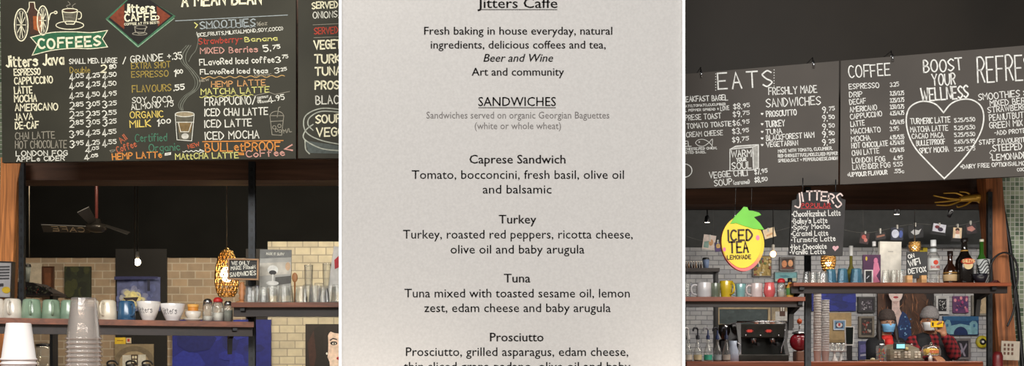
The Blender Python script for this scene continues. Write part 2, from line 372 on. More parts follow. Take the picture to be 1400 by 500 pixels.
block(bl, 'drink_names', PL, [('ESPRESSO', 19.5, 103, 55, 102, 8.5, 1.5, CR), ('CAPPUCCINO', 20, 115, 72, 113, 9, 1.5, CR), ('LATTE', 20, 128, 44, 127, 9, 1.5, CR), ('MOCHA', 20, 139.5, 50, 138.5, 9, 1.5, CR),
 ('AMERICANO', 21, 151.5, 79, 150, 9, 1.5, CR), ('JAVA', 20.5, 164, 45, 163, 8.5, 1.4, CR), ('DE-CAF', 21, 176.5, 53, 175, 9, 1.5, CR), ('CHAI LATTE', 21, 190.5, 75, 188.5, 9, 1.1, DIM),
 ('HOT CHOCOLATE', 21, 203, 91, 201.5, 10, 1.1, DIM), ('LONDON FOG', 22, 213, 92, 212, 6.5, 1.2, WH), ('APPLe CIDER', 23, 220.5, 88, 219, 6, 1.2, WH)])
rows = [(110, '4 05', '4 25', '4 50'), (122, '4 05', '4 25', '4 50'), (136, '4 25', '4 50', '4 95'), (149, '2 85', '3 05', '3 25'), (162, '2 25', '2 35', '2 55'), (174, '2 85', '3 05', '3 25'),
        (188, '3 95', '4 25', '4 55'), (202, '3 95', '4 25', '4 55')]
it = [('Double', 96, 100, 123, 99, 8, 1, GO), ('2', 138, 99, 145, 99, 10, 1.8, CR), ('80', 150, 94, 159, 93, 5.5, 1.3, WH), ('4', 117, 209, 124, 209, 8, 1.3, WH), ('.05', 125, 205, 135, 204, 4, 1, WH),
      ('4', 116, 218.5, 122, 218, 7, 1.3, WH), ('.05', 124, 215, 134, 214, 4, 1, WH)]
for y, *ps in rows:
    for k, p in enumerate(ps):
        x = 95.5+k*22.5; bg, sm = p.split(' ')
        it += [(bg, x, y-k*.8, x+5.5, y-k*.8, 9.5, 1.35, WH), ('.'+sm, x+7, y-3.5-k*.8, x+18.5, y-4.3-k*.8, 5.6, 1.1, WH)]
block(bl, 'price_figures', PL, it)
block(bl, 'extras_lettering', PL, [('EXTRA SHOT', 180, 94, 233, 92, 8, 1.1, GO), ('ESPRESSO', 180, 106, 230, 104, 8, 1.1, GO), ('1', 236, 104, 240, 104, 9, 1.5, WH), ('.00', 241, 101, 250, 100, 5, 1.2, WH),
 ('FLAVOURS', 181, 126, 234, 124, 9, 1.2, GO), ('.55', 238, 124, 252, 122, 7, 1.5, WH), ('SOY, COCO.', 181, 141, 236, 139, 7.5, 1.1, WH), ('ALMOND .75', 180, 150, 237, 145, 7.5, 1.1, WH),
 ('ORGANIC', 178, 161.5, 223, 160, 8.5, 1.2, YE), ('MILK', 178, 174, 206, 173, 9, 1.4, YE), ('1', 213, 172, 217, 172, 9, 1.6, WH), ('.00', 219, 169, 233, 168, 5.5, 1.3, WH)])
block(bl, 'certified_organic_lettering', PL, [('Certified', 185, 194, 228, 192, 10, 1.2, GR), ('Organic', 204, 207, 246, 205, 9.5, 1.3, GR), ('All', 166, 196, 174, 190, 8, 1.1, chalk((190, 100, 66))), ('Coffee', 161, 209, 187, 200, 8.5, 1.2, chalk((190, 100, 66)))])
block(bl, 'bottom_line_lettering', PL, [('HEMP LATTe', 154, 218, 221, 215, 8, 1.5, ORG), ('=', 151, 208, 158, 207, 3, .6, DIM), ('*', 226, 215, 232, 214, 9, 2.4, WH), ('MAttCHA LATTE', 240, 217.5, 326, 215.5, 7.5, 1.3, YG), ('*', 328, 214, 333, 214, 8, 2.6, ORG),
 ('CoFfee', 337, 215, 389, 212, 8.5, 1.4, PNK), ('NEW', 258, 203, 273, 199, 5, 1, chalk((200, 96, 60))), ('BULLetPROOF', 281, 207, 383, 205, 11, 1.6, ORG), ('<', 390, 209, 400, 207, 10, 2, PNK)])
block(bl, 'smoothies_lettering', PL, [('SMOOTHIES', 274, 39.5, 349, 35, 9.5, 1.4, BLU), ('16oz', 351, 35, 365, 34, 5, .9, DIM), ('(ICE,FRUITS,MILK(ALMOND,SOY,COCO)', 271, 50, 387, 41, 4.6, .8, WH), ('Strawberry-', 272, 60.5, 331, 57, 8, 1.2, RE),
 ('Banana', 335, 57, 379, 55, 6, 1.2, YG), ('MIXED Berries', 274, 73, 352, 71, 7.5, 1.2, PNK), ('5.', 361, 71, 370, 70, 8.5, 1.5, WH), ('75', 373, 67, 383, 66, 5, 1.2, WH), ('FLavoRed Iced coffee', 273, 89, 375, 85, 8, 1.2, WH),
 ('3', 378, 86, 384, 85, 8, 1.2, WH), ('75', 386, 80, 394, 79, 4.5, 1, WH), ('FLavoRed Iced teas', 274, 101.5, 366, 99.5, 6.5, 1.2, WH), ('3', 376, 100, 382, 99, 7, 1.1, WH), ('25', 384, 97, 392, 96, 4, 1, WH),
 ('ORGANIC', 348, 104.5, 371, 103, 2.6, .6, DIM), ('NEW', 273, 112, 286, 110, 3, .7, DIM)])
block(bl, 'cold_drinks_lettering', PL, [('HEMP LATTE', 289, 119, 363, 116, 7.5, 1.2, chalk((204, 152, 96))), ('MATCHA LATTE', 275, 129, 368, 126, 7.5, 1.2, YG), ('FRAPPUCINO/', 280, 144, 349, 142, 10.5, 1.3, WH), ('COCONUT', 352, 135, 367, 133, 2.5, .6, WH),
 ('OR', 352, 138, 357, 138, 2, .6, WH), ('VEGAN', 352, 141, 366, 140, 2.5, .6, WH), ('4', 367, 140.5, 374, 140, 9, 1.3, WH), ('.95', 376, 138, 389, 136, 7, 1.2, WH), ('ICED CHAI LATTE', 280, 158.5, 366, 156.5, 9.5, 1.4, WH),
 ('ICED LATTE', 280, 174, 344, 172, 9.5, 1.4, WH), ('ICED MOCHA', 281, 190.5, 354, 188.5, 10, 1.4, WH), ('M/L', 388, 182, 399, 180, 5, .8, DIM)])
def strokes(parent, name, F3, L):
    b = MB()
    for P, w_, m in L: ribbon(b, P, w_, m, F3)
    return b.build(name, parent)
def wave(x0, y0, x1, y1, n, a): return [(x0+(x1-x0)*i/(n*6), y0+(y1-y0)*i/(n*6)+a*math.sin(i*math.pi/3)) for i in range(n*6+1)]
strokes(bl, 'chalk_rules', PL, [([(240, 28.5), (393, 20.5)], 1, BLU), (wave(275, 106, 389, 104, 8, 1.3), 1, chalk((196, 158, 100))), (wave(273, 132.5, 346, 130, 7, 1), 1, YG), ([(347, 131), (368, 126), (376, 129), (396, 125)], .7, DIM),
 ([(277, 193.5), (387, 192)], 1.3, ORG), (wave(250, 207, 276, 206, 4, .8), 1, WH), ([(273, 204), (279, 206.5), (273, 209)], 1, WH), ([(266, 31), (270, 34), (267, 38)], 1.3, YG), (wave(276, 38.5, 349, 36.5, 9, .7), .8, BLU), ([(269, 44), (271, 51)], .8, WH)])
b = MB()
for k, (dx, wd) in enumerate(((0, 1.2), (3, .9), (-3, .7))):
    ribbon(b, catmull([(249+dx*.5, 151), (247+dx, 143), (254+dx, 132), (267+dx, 122), (270+dx*1.2, 110), (262+dx, 97), (252+dx, 86), (250+dx*1.5, 74), (258+dx, 62)], 6), wd, chalk((112, 114, 102)), PL, .0012)
ribbon(b, catmull([(258, 84), (262, 76), (268, 68), (271, 54), (268, 46)], 6), .8, chalk((112, 114, 102)), PL)
b.build('steam_drawing', bl)
b = MB()
poly(b, [(241, 157), (264, 157), (261, 190), (245, 192)], chalk((92, 88, 74)), PL, .0008); poly(b, [(243, 167), (263, 167), (261, 181), (245, 181)], chalk((120, 98, 62)), PL, .0012)
poly(b, ell(252.5, 156, 12, 3), chalk((150, 136, 108)), PL, .0012); poly(b, ell(253, 186, 5, 4), chalk((196, 192, 180)), PL, .0014)
for P in (ell(252.5, 156, 13, 3.4), [(239.5, 157), (242, 191), (262, 192.5), (265.5, 157)], [(240, 167), (265, 167)], [(244, 168), (247, 180), (258, 180), (262, 168)]): ribbon(b, P, .9, WH, PL, .002)
b.build('hot_glass_drawing', bl)
b = MB()
for P in ([(369, 158), (372, 184), (385, 185), (388, 158), (369, 158)], ell(378.5, 158, 9, 6, a0=180, a1=360), [(379, 160), (381, 147), (383, 146)], [(370, 166), (387, 165)], ell(375, 174, 2.3, 2.3), ell(382, 172, 2.3, 2.3), ell(378, 178, 2, 2), ell(383, 179, 1.8, 1.8)): ribbon(b, P, .8, DIM, PL)
b.build('iced_cup_drawing', bl)
# banner
b = MB(); BG = chalk((44, 98, 66))
top = catmull([(42, 51), (70, 44.5), (100, 43.5), (125, 44.5), (147, 41.5)], 5); bot = catmull([(147, 64), (124, 66.5), (98, 66), (70, 69), (44, 75.5)], 5)
poly(b, [(52, 60)]+top+[(140, 53)], BG, PL, .0008); poly(b, [(52, 60), (140, 53)]+bot, BG, PL, .0009)
ribbon(b, top+[(140, 53)]+bot+[(51, 61), (42, 51)], 1.1, CR, PL, .002)
text(b, 'COFFEES', 53, 66.5, 137, 61.5, 12.5, 2.7, CR, PL, .0025, sp=2.6); b.build('coffees_banner', bl)
# grinder and cup drawing
b = MB(); br = chalk((110, 66, 40))
poly(b, [(40, 4), (48, 4), (49, 11), (56, 20), (57, 47), (41, 47), (39, 22)], chalk((70, 46, 34)), PL, .0008); poly(b, [(45, 22), (57, 22), (56, 44), (46, 40)], chalk((160, 84, 40)), PL, .0011)
ribbon(b, [(40, 3), (47, 3), (48, 11), (56, 20), (57, 46)], 1, CR, PL); ribbon(b, [(40, 3), (40, 10), (37, 17)], 1, CR, PL)
for cx, rx in ((29, 9.2), (58.5, 7.5)):
    cy = 34 if cx < 40 else 28; ry = 22 if cx < 40 else 20
    ribbon(b, ell(cx, cy, rx, ry), 1.5, CR, PL, .002); ribbon(b, ell(cx, cy, rx-2.4, ry-3), .8, DIM, PL, .002)
    for a in range(0, 180, 36):
        q = ell(cx, cy, rx-2.5, ry-3, 1, a, a+180); ribbon(b, q, .9, CR, PL, .0018)
ribbon(b, catmull([(67, 27), (69, 19), (74, 17)]), 1.2, CR, PL); ribbon(b, ell(76, 17, 2, 1.6), 1.3, CR, PL)
b.build('grinder_drawing', bl)
b = MB(); poly(b, [(86, 14), (105, 14), (102, 32), (89, 32)], chalk((92, 88, 74)), PL, .0008); poly(b, ell(95.5, 14.5, 9, 2), chalk((58, 40, 30)), PL, .0014)
for P in (ell(95.5, 14.5, 10.5, 2.8), [(85, 15), (87, 28), (91, 33), (101, 33), (104, 28), (106, 15)], ell(95.5, 34.5, 19, 5.5), ell(108, 21, 3.4, 5, a0=-100, a1=110)): ribbon(b, P, 1.1, CR, PL)
for y in (19, 23, 27): ribbon(b, [(88, y), (99, y+1)], .5, DIM, PL)
ribbon(b, catmull([(93, 11), (91, 8), (96, 6), (93, 2)]), .7, DIM, PL); ribbon(b, catmull([(100, 11), (99, 8), (103, 5)]), .7, DIM, PL); b.build('cup_drawing', bl)
# diamond logo
b = MB(); D = lambda c: chalk(c)
poly(b, [(144, 26), (186, -12), (240, 22), (188, 65)], D((62, 108, 78)), PL, .0006); poly(b, [(148, 26), (187, -12), (237, 21), (189, 61)], D((30, 27, 24)), PL, .001)
poly(b, [(150, 24), (170, 5), (170, 40)], D((120, 56, 34)), PL, .0014); poly(b, [(233, 22), (214, 8), (216, 36)], D((120, 56, 34)), PL, .0014)
ribbon(b, [(146, 27), (189, 64), (238, 25)], 1, D((140, 170, 140)), PL, .0016)
text(b, 'Jitters', 171, 17, 211, 16, 11, 2.1, CR, PL, .002); text(b, 'CAFFE', 171, 29, 213, 27, 9.5, 2, CR, PL, .002, sp=2.4); ribbon(b, ell(215, 24, 2.4, 2.4), 1.2, CR, PL, .002)
text(b, 'COFFEE AT ITS BEST!', 170, 34.5, 217, 32, 2.8, .6, CR, PL, .002)
ribbon(b, [(184, 36), (185, 43), (190, 46), (197, 45), (200, 37)], 1, DIM, PL, .002); ribbon(b, ell(191, 46, 10, 2), .7, DIM, PL, .002); ribbon(b, ell(193, 37, 8, 2.5), .7, DIM, PL, .002); b.build('diamond_logo', bl)
block(bl2, 'lettering', PL, [('SERVED', 427, 12, 462, 10, 8.5, 1.6, CR), ('ONIONS, G', 428, 25, 474, 23, 8.5, 1.1, WH), ('SERVED', 430, 47, 462, 45, 8.5, 1.3, RE), ('VEGETA', 430, 67, 474, 65, 11, 2.1, CR), ('TURKE', 430, 86, 474, 85, 11, 2.1, CR),
 ('TUNA', 431, 103, 466, 102, 10.5, 2.1, CR), ('PROSC', 431, 121.5, 472, 121, 10.5, 2.1, CR), ('BLACK', 432, 142, 471, 141, 11, 1.5, WH), ('SOUP', 432, 168, 466, 167, 10.5, 2, CR), ('VEGGI', 433, 186, 472, 185, 11, 2, CR)])
strokes(bl2, 'chalk_rules', PL, [([(428, 34), (470, 32)], .7, DIM), ([(429, 51.5), (470, 50)], .7, DIM)])
b = MB()
poly(b, [(418, 192), (470, 200), (470, 210), (421, 209)], chalk((84, 90, 86)), PL, .0008)
for P in (catmull([(470, 150), (440, 148), (420, 156), (415, 168), (420, 182), (440, 192), (470, 198)], 5), catmull([(470, 154), (440, 152), (424, 160), (421, 170), (428, 178)], 5), catmull([(428, 170), (418, 178), (416, 190), (440, 203), (470, 206)], 5), catmull([(417, 192), (418, 204), (423, 210)], 4)): ribbon(b, P, 1.6, chalk((168, 170, 156)), PL)
b.build('soup_bowl_drawing', bl2)
# ================================================================ shared builders
CLEAR = glass_mat('clear_glass', (252, 252, 250), 1., .24, .06); BLUG = glass_mat('blue_glass', (140, 200, 222), .92, .18, .2)
PLAS = glass_mat('clear_plastic', (250, 246, 242), 1., .14, .10); GRNG = glass_mat('green_glass', (64, 120, 40), .7, .3); PNKG = glass_mat('pink_glass', (225, 110, 110), .9, .3)
CER = lambda c: M(c, .22, var=.04, scale=20, coat=.4)
STEEL = M((176, 176, 178), .25, 1., var=.05); DKM = M((34, 34, 36), .35, .6); BLKM = M((18, 18, 20), .45); SLOT = M((52, 54, 56), .45, .5)
def ellv(r0, z0, r1, z1, k=3): return [(r0+(r1-r0)*math.sin(math.pi/2*i/k), z0+(z1-z0)*(1-math.cos(math.pi/2*i/k))) for i in range(k+1)]
def mug(px, wpx, top, base, Y, color, label, group, style='straight', hang=None, script=None, glass=None, tilt=0, hcol=None):
    """a cup standing on the shelf at the row base; hang = direction of the handle in degrees (0 right, 90 to the eye, 180 left)"""
    r = wpx/2*pxw(Y); h = (base-top)*pxw(Y); c = pt(px, base, Y); m = glass or CER(color)
    t = thing('mug' if not glass else 'drinking_glass', label, 'mug' if not glass else 'glass', c, group); th = min(.004, r*.1)
    if style == 'straight': o = [(0, 0), (r*.86, 0), (r*.97, h*.05), (r, h*.15), (r, h*.97), (r*.98, h), (r-th, h*.98), (r-th, h*.1), (0, h*.07)]
    elif style == 'upside': o = [(0, h), (r*.62, h), (r*.80, h*.96), (r*.86, h*.88), (r*.97, h*.3), (r, h*.02), (r*.97, 0), (r-th, h*.03), (r*.8-th, h*.86), (0, h*.9)]
    elif style == 'flare': o = [(0, 0), (r*.5, 0), (r*.52, h*.06), (r*.66, h*.25), (r*.85, h*.6), (r, h*.98), (r*.98, h), (r-th*1.4, h*.97), (r*.8, h*.6), (r*.55, h*.2), (0, h*.12)]
    elif style == 'taper': o = [(0, 0), (r*.74, 0), (r*.76, h*.03), (r, h*.98), (r*.98, h), (r-th, h*.98), (r*.74-th, h*.06), (0, h*.05)]
    elif style == 'belly': o = [(0, 0), (r*.6, 0), (r*.7, h*.05), (r, h*.35), (r*.98, h*.55), (r*.8, h*.9), (r*.84, h), (r*.8-th, h*.97), (r*.9, h*.5), (r*.6, h*.1), (0, h*.08)]
    b = MB(); b.lathe(o, m, n=24); body = b.build('body', t, True)
    if hang is not None:
        a = math.radians(hang); d = Vector((math.cos(a), -math.sin(a), 0)); k0, k1 = (.82, .2)
        rr = r*(.96 if style != 'upside' else .88)
        P = [d*(rr*.96)+Vector((0, 0, h*k0)), d*(rr+r*.5)+Vector((0, 0, h*(k0+.03))), d*(rr+r*.8)+Vector((0, 0, h*.6)), d*(rr+r*.6)+Vector((0, 0, h*.3)), d*(rr*.95)+Vector((0, 0, h*k1))]
        b = MB(); b.tube(catmull([tuple(p) for p in P], 4), max(.005, r*.13), CER(hcol) if hcol else m, 8); b.build('handle', t, True)
    if script:
        b = MB(); s, sc, hh = script
        def F3(x, y, off):
            ang = x/ r; fr = .53+.57*y/h if style == 'flare' else 1
            q = (r*fr+off); return Vector((q*math.sin(ang), -q*math.cos(ang), y))
        text(b, s, -r*.7, h*.38, r*.7, h*.42, -hh*h, .0022, M(sc, .7), F3, .0012)
        # baseline flipped: y grows upward here
        b.build('script', body, True)
    if tilt: t.rotation_euler = (0, math.radians(tilt), 0)
    return t
ORD = ['topmost', 'second from the top', 'third from the top', 'fourth from the top', 'fifth from the top', 'sixth from the top', 'seventh from the top', 'eighth from the top', 'ninth from the top', 'tenth from the top', 'eleventh from the top', 'twelfth from the top']
NTH = ['leftmost', 'second from left', 'third from left', 'fourth from left', 'fifth from left', 'sixth from left', 'seventh from left', 'eighth from left', 'ninth from left', 'tenth from left', 'eleventh from left', 'twelfth from left', 'rightmost']
def lathe_part(t, name, prof, mat, n=20, c=(0, 0, 0)):
    b = MB(); b.lathe(prof, mat, c, n); return b.build(name, t, True)
def px_box(b, x0, y0, x1, y1, Y0, Y1, mat, bev=0):
    p = pt(x0, y1, Y0); q = pt(x1, y0, Y0); b.box((p.x, Y0, p.z), (q.x, Y1, q.z), mat, bev); return b
def picture(name, label, cat, x0, y0, x1, y1, Y, bg, layers=(), frame=None, roll=0, group=None, th=.03, mat_w=0, part='canvas', mount=None, F3=None):
    """a flat picture on the surface at depth Y; layers are (colour, [(u, v)...]) with u right, v down in 0..1"""
    cx, cy = (x0+x1)/2, (y0+y1)/2; w_, h_ = x1-x0, y1-y0; cr, sr = math.cos(math.radians(roll)), math.sin(math.radians(roll))
    def Q(u, v, off=0):
        a, b_ = (u-.5)*w_, (v-.5)*h_; return pt(cx+a*cr-b_*sr, cy+a*sr+b_*cr, Y)+Vector((0, -off, 0))
    t = thing(name, label, cat, Q(.5, .5)+Vector((0, th, 0)), group)
    fu = fv = 0
    if frame:
        fp, fc = frame; fu, fv = fp/w_, fp/h_; b = MB(); fm = M(fc, .4, var=.15)
        for q in ([(0, 0), (1, 0), (1-fu, fv), (fu, fv)], [(1, 0), (1, 1), (1-fu, 1-fv), (1-fu, fv)], [(1, 1), (0, 1), (fu, 1-fv), (1-fu, 1-fv)], [(0, 1), (0, 0), (fu, fv), (fu, 1-fv)]):
            b.prism([Q(u, v, .012) for u, v in q], th+.012, fm)
        b.build('frame', t)
    b = MB(); b.prism([Q(u, v) for u, v in ((fu, fv), (1-fu, fv), (1-fu, 1-fv), (fu, 1-fv))], th*.8, M(bg, .6, var=.1, scale=20))
    if mat_w:
        mu, mv = fu+mat_w/w_, fv+mat_w/h_; q = [(mu, mv), (1-mu, mv), (1-mu, 1-mv), (mu, 1-mv)]
        n = b.add([Q(u, v, .001) for u, v in q]); b.face(range(n, n+4), M(mount, .6)); fu, fv = mu, mv
    for i, (c, P) in enumerate(layers):
        n = b.add([Q(min(1-fu, max(fu, u)), min(1-fv, max(fv, v)), .0015+.0006*i) for u, v in P]); b.face(range(n, n+len(P)), M(c, .6, var=.12, scale=25) if not isinstance(c, bpy.types.Material) else c)
    cv = b.build(part, t); t['_q'] = 0; del t['_q']
    return t, Q, cv
def E(cx, cy, rx, ry, n=16, a0=0, a1=360): return ell(cx, cy, rx, ry, n, a0, a1)[:-1 if a1-a0 >= 360 else None]
def blobs(n, cols, r0, r1, seed, lo=.08, hi=.92, asp=1.0):
    R = random.Random(seed); return [(R.choice(cols), E(R.uniform(lo, hi), R.uniform(lo, hi), R.uniform(r0, r1), R.uniform(r0, r1)*asp, 7)) for _ in range(n)]
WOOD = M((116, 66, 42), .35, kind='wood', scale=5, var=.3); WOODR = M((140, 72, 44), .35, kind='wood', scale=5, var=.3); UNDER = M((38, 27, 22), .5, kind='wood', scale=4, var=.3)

# ================================================================ LEFT: shelves
PA = Plane(0, 5.25, 350, 5.75); ZA = pt(0, 434, 5.25).z; NB = Vector((-PA.n.x, -PA.n.y, 0))
def YA(px): return PA(px, 434).y
def shelf(name, label, P0, P1, z, d, nb, front=.034, mat=WOOD, brackets=(), underside_shade=.05):
    t = thing(name, label, 'shelf', (P0+P1)/2*1.0)
    t.location.z = z-.04
    b = MB(); q = [Vector((P0.x, P0.y, z)), Vector((P1.x, P1.y, z)), Vector((P1.x, P1.y, z-front)), Vector((P0.x, P0.y, z-front))]
    b.prism(q, d, mat, None, nb); b.build('board', t)
    if underside_shade:
        b = MB(); o = nb*.045; q = [Vector((p.x, p.y, zz))+o for p, zz in ((P0, z-front), (P1, z-front), (P1, z-front-underside_shade), (P0, z-front-underside_shade))]  # added dark strip standing in for the shaded underside of the board
        b.prism(q, .03, UNDER, None, nb); b.build('underside_shade', t)
    for pb in brackets:
        s = (P1-P0).normalized()*.012; b = MB(); e = [(0.02, -front), (d-.01, -front), (d-.01, -front-.15), (d-.03, -front-.15), (d-.05, -front-.06), (.02, -front-.02)]
        b.prism([pb-s+nb*u+Vector((0, 0, z+v-pb.z)) for u, v in e], .024, BLKM, None, (P1-P0)); b.build('bracket', t)
    return t
p0, p1 = PA(-40, 434), PA(347, 434)
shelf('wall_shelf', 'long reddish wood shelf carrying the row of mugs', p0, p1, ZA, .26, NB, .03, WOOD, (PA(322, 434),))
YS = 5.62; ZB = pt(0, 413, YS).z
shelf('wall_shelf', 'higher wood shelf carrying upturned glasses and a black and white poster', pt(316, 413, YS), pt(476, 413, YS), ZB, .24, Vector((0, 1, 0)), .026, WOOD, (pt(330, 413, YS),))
def standard(name, label, x, w_, y0, y1, Y, zlo, zhi, lean=0):
    t = thing(name, label, 'shelf standard', Vector((pt(x, 0, Y).x, Y+.02, zlo))); b = MB(); X = pt(x, 0, Y).x; hw = w_/2*pxw(Y)
    b.box((X-hw, Y, zlo), (X+hw, Y+.025, zhi), SLOT); b.build('rail', t)
    b = MB(); k = 0; z = zlo+.03
    while z < zhi-.04:
        b.box((X-hw*.35, Y-.0015, z), (X+hw*.35, Y+.001, z+.022), BLKM); z += .05
    b.build('slot_holes', t)
standard('shelf_standard', 'black slotted steel shelf standard rising to the chalkboard behind the fresh sandwiches sign', 344, 9, 0, 0, 5.96, .0, pt(0, 244, 5.96).z+.1)
standard('shelf_standard', 'black slotted steel shelf standard beside the wooden post at left edge', 29, 7, 0, 0, 5.96, .0, pt(0, 220, 5.96).z)
# ---- mugs on the long shelf
def onA(px, k=.09): p = PA(px, 434)+NB*k; return p.y
def basepy(px, Y): return HY-(ZA-CZ)*F/Y
def mugA(px, w_, top, color, label, **kw):
    Y = onA(px); return mug(px, w_, top, basepy(px, Y), Y, color, label, 'mugs on the long left shelf', **kw)
mugA(-3, 17, 408, (214, 206, 194), 'white mug cut by the left edge of the picture', style='upside')
mugA(17, 25, 408, (222, 214, 200), 'upturned cream mug second from the left edge', style='upside', hang=80)
mugA(43, 26, 408.5, (140, 164, 140), 'upturned sage green mug, leftmost of the green ones', style='upside', hang=70)
mugA(70, 25, 409.5, (138, 160, 136), 'upturned sage green mug, middle one of the green ones', style='upside', hang=60)
mugA(94, 23, 410, (132, 156, 134), 'sage green mug half hidden behind the clear plastic cups', style='upside')
mugA(127, 17, 410, (224, 218, 206), 'white mug just right of the clear plastic cups', style='upside')
mugA(148, 23, 410, (226, 214, 192), 'upturned cream mug left of the blue mug', style='upside', hang=100)
mugA(173, 24, 411, (52, 90, 124), 'upturned blue speckled mug, the only blue one', style='upside', hang=40)
mugA(203, 32, 412, (226, 220, 214), 'flared white bowl cup with dark script right of the blue mug', style='flare', script=('jitters', (60, 60, 70), .3))
mugA(236, 34, 415, (228, 224, 222), 'wide white cup with black handwriting beside the orange topped teacup', style='flare', script=('Jitters', (40, 40, 52), .34))
def stacked(px, w_, y0, y1, Y, label):
    c = pt(px, y1, Y); r = w_/2*pxw(Y); h = (y1-y0)*pxw(Y); t = thing('teacup', label, 'cup', c); m = CER((224, 216, 204))
    lathe_part(t, 'saucer', [(0, 0), (r*.5, 0), (r, h*.12), (r, h*.17), (r*.5, h*.08), (0, h*.08)], m)
    lathe_part(t, 'cup', [(0, h*.08), (r*.45, h*.09), (r*.8, h*.35), (r*.85, h*.6), (r*.8, h*.6), (r*.4, h*.2), (0, h*.2)], m)
    return t, c, r, h
t, c, r, h = stacked(264, 25, 416, basepy(264, onA(264)), onA(264), 'small white teacup on a saucer between script cup and glass shakers')
o = thing('tea_tin', 'round orange tub sitting in the small white teacup', 'tub', c+Vector((0, 0, h*.21))); lathe_part(o, 'tub', [(0, 0), (r*.36, 0), (r*.55, h*.35), (r*.55, h*.78), (0, h*.8)], M((216, 140, 50), .5)); lathe_part(o, 'lid', [(r*.59, h*.64), (r*.59, h*.8), (0, h*.82)], M((236, 176, 90), .5))
def shaker(px, w_, top, Y, base, label, lid, fill=None, fillc=(230, 228, 222), g=CLEAR, lidh=.2, stack=None):
    c = pt(px, base, Y); r = w_/2*pxw(Y); h = (base-top)*pxw(Y); t = thing('glass_shaker', label, 'shaker', c); hb = h*(1-lidh)
    lathe_part(t, 'jar', [(0, 0), (r*.92, 0), (r, h*.05), (r, hb*.8), (r*.8, hb), (r*.76, hb), (r*.94, hb*.78), (r*.94, h*.04), (0, h*.03)], g)
    if fill: lathe_part(t, 'filling', [(0, h*.035), (r*.92, h*.045), (r*.92, hb*fill), (0, hb*fill)], M(fillc, .8))
    lathe_part(t, 'lid', [(r*.8, hb), (r*.86, hb), (r*.84, hb+(h-hb)*.5), (r*.5, h*.98), (0, h)], lid)
Y = onA(285); shaker(284, 14, 408, Y, basepy(285, Y), 'ribbed glass sugar jar left of the red topped shaker', STEEL, .3)
Y = onA(298); shaker(298, 15, 406, Y, basepy(298, Y), 'glass shaker with a red spout half full of white sugar', M((190, 40, 36), .4), .45)
Y = onA(312); shaker(312, 13, 411, Y, basepy(312, Y), 'small grey salt shaker with steel lid at shelf end', STEEL, .7, (120, 124, 112))
# small black gadget lying over jars
Y = 5.78; c = pt(300, 413, Y)
# ---- things on the higher shelf
def onB(k=.12): return YS+k
YG_ = onB(); bB = HY-(ZB-CZ)*F/YG_
t = thing('turned_candle_holder', 'turned pale wood stand under the fresh sandwiches chalk sign', 'stand', pt(331, bB, YG_-.04))
rr = pxw(YG_); lathe_part(t, 'foot', [(0, 0), (9*rr, 0), (9*rr, 2*rr), (4*rr, 4*rr), (0, 4*rr)], M((178, 118, 72), .5)); lathe_part(t, 'spindle', [(3*rr, 4*rr), (5*rr, 7*rr), (3*rr, 10*rr), (5*rr, 14*rr), (3*rr, 18*rr), (5*rr, 22*rr), (3*rr, 26*rr), (3*rr, 29*rr), (0, 29*rr)], M((188, 128, 82), .5))
def slate(name, label, cat, x0, y0, x1, y1, Y, rows, frame=None, roll=0, bg=(40, 40, 38)):
    t, Q, cv = picture(name, label, cat, x0, y0, x1, y1, Y, bg, (), frame, roll, part='slate', th=.012)
    w_, h_ = x1-x0, y1-y0; F3 = lambda x, y, off: Q((x-x0)/w_, (y-y0)/h_, .0015)
    b = MB()
    for s, a, y, a2, y2, h, lw, m in rows: text(b, s, a, y, a2, y2, h, lw, m, F3)
    b.build('lettering', t); return t, Q, F3
slate('chalk_sign', 'small framed chalk sign reading we only make fresh sandwiches', 'sign', 312, 353.5, 354, 382.5, YG_-.05, [('WE ONLY', 317, 362, 341, 361, 4.5, .9, WH), ('MAKE FResH', 316, 369, 349, 366.5, 4.5, .9, WH), ('SANDWICHES', 315, 378.5, 350, 375, 5.5, 1, WH)], (2, (150, 112, 74)), 1)
t, Q, cv = picture('poster', 'grey and white framed photo of a stemmed glass on the higher shelf', 'poster', 355, 341, 398, 404, YG_+.06, (178, 176, 168),
 [((120, 120, 116), [(0, 0), (1, 0), (1, .16), (0, .2)]), ((206, 200, 186), [(0, .3), (1, .26), (1, .52), (0, .58)]), ((96, 94, 88), [(.5, .6), (1, .56), (1, .72), (.5, .78)]), ((238, 236, 228), E(.42, .44, .17, .1)), ((60, 58, 56), E(.42, .5, .12, .05)),
  ((226, 224, 216), [(.4, .54), (.45, .54), (.45, .7), (.4, .7)]), ((226, 224, 216), E(.42, .73, .2, .05)), ((210, 176, 140), E(.9, .36, .08, .09)), ((200, 198, 188), [(0, .82), (1, .78), (1, 1), (0, 1)])], None, 1, th=.012)
b = MB(); text(b, 'MADE IT SLOW', 364, 348.5, 388, 348.5, 3, .8, WH, lambda x, y, o: Q((x-355)/43, (y-341)/63, .004)); b.build('lettering', t)
def tumbler(px, w_, top, Y, base, label, group, up=False, g=CLEAR, n=11):
    c = pt(px, base, Y); r = w_/2*pxw(Y); h = (base-top)*pxw(Y); t = thing('drinking_glass', label, 'glass', c, group)
    o = [(0, h), (r*.7, h), (r*.76, h*.95), (r, h*.03), (r*.98, 0), (r*.93, h*.02), (r*.7, h*.86), (0, h*.88)] if not up else [(0, 0), (r*.74, 0), (r*.78, h*.04), (r, h*.97), (r*.98, h), (r*.93, h*.97), (r*.7, h*.12), (0, h*.1)]
    b = MB(); b.lathe(o, g, n=n); b.sm = [False]*len(b.sm); b.build('bowl', t, True)
    b = MB(); b.tube([(r*.99*math.cos(a*math.pi/10), r*.99*math.sin(a*math.pi/10), h*(.02 if not up else .98)) for a in range(20)], r*.05, g, 5, closed=True); b.build('rim', t, True)
gg = 'upturned glasses on the higher left shelf'; lab = 'clear upturned glass in the crowd on the higher left shelf'
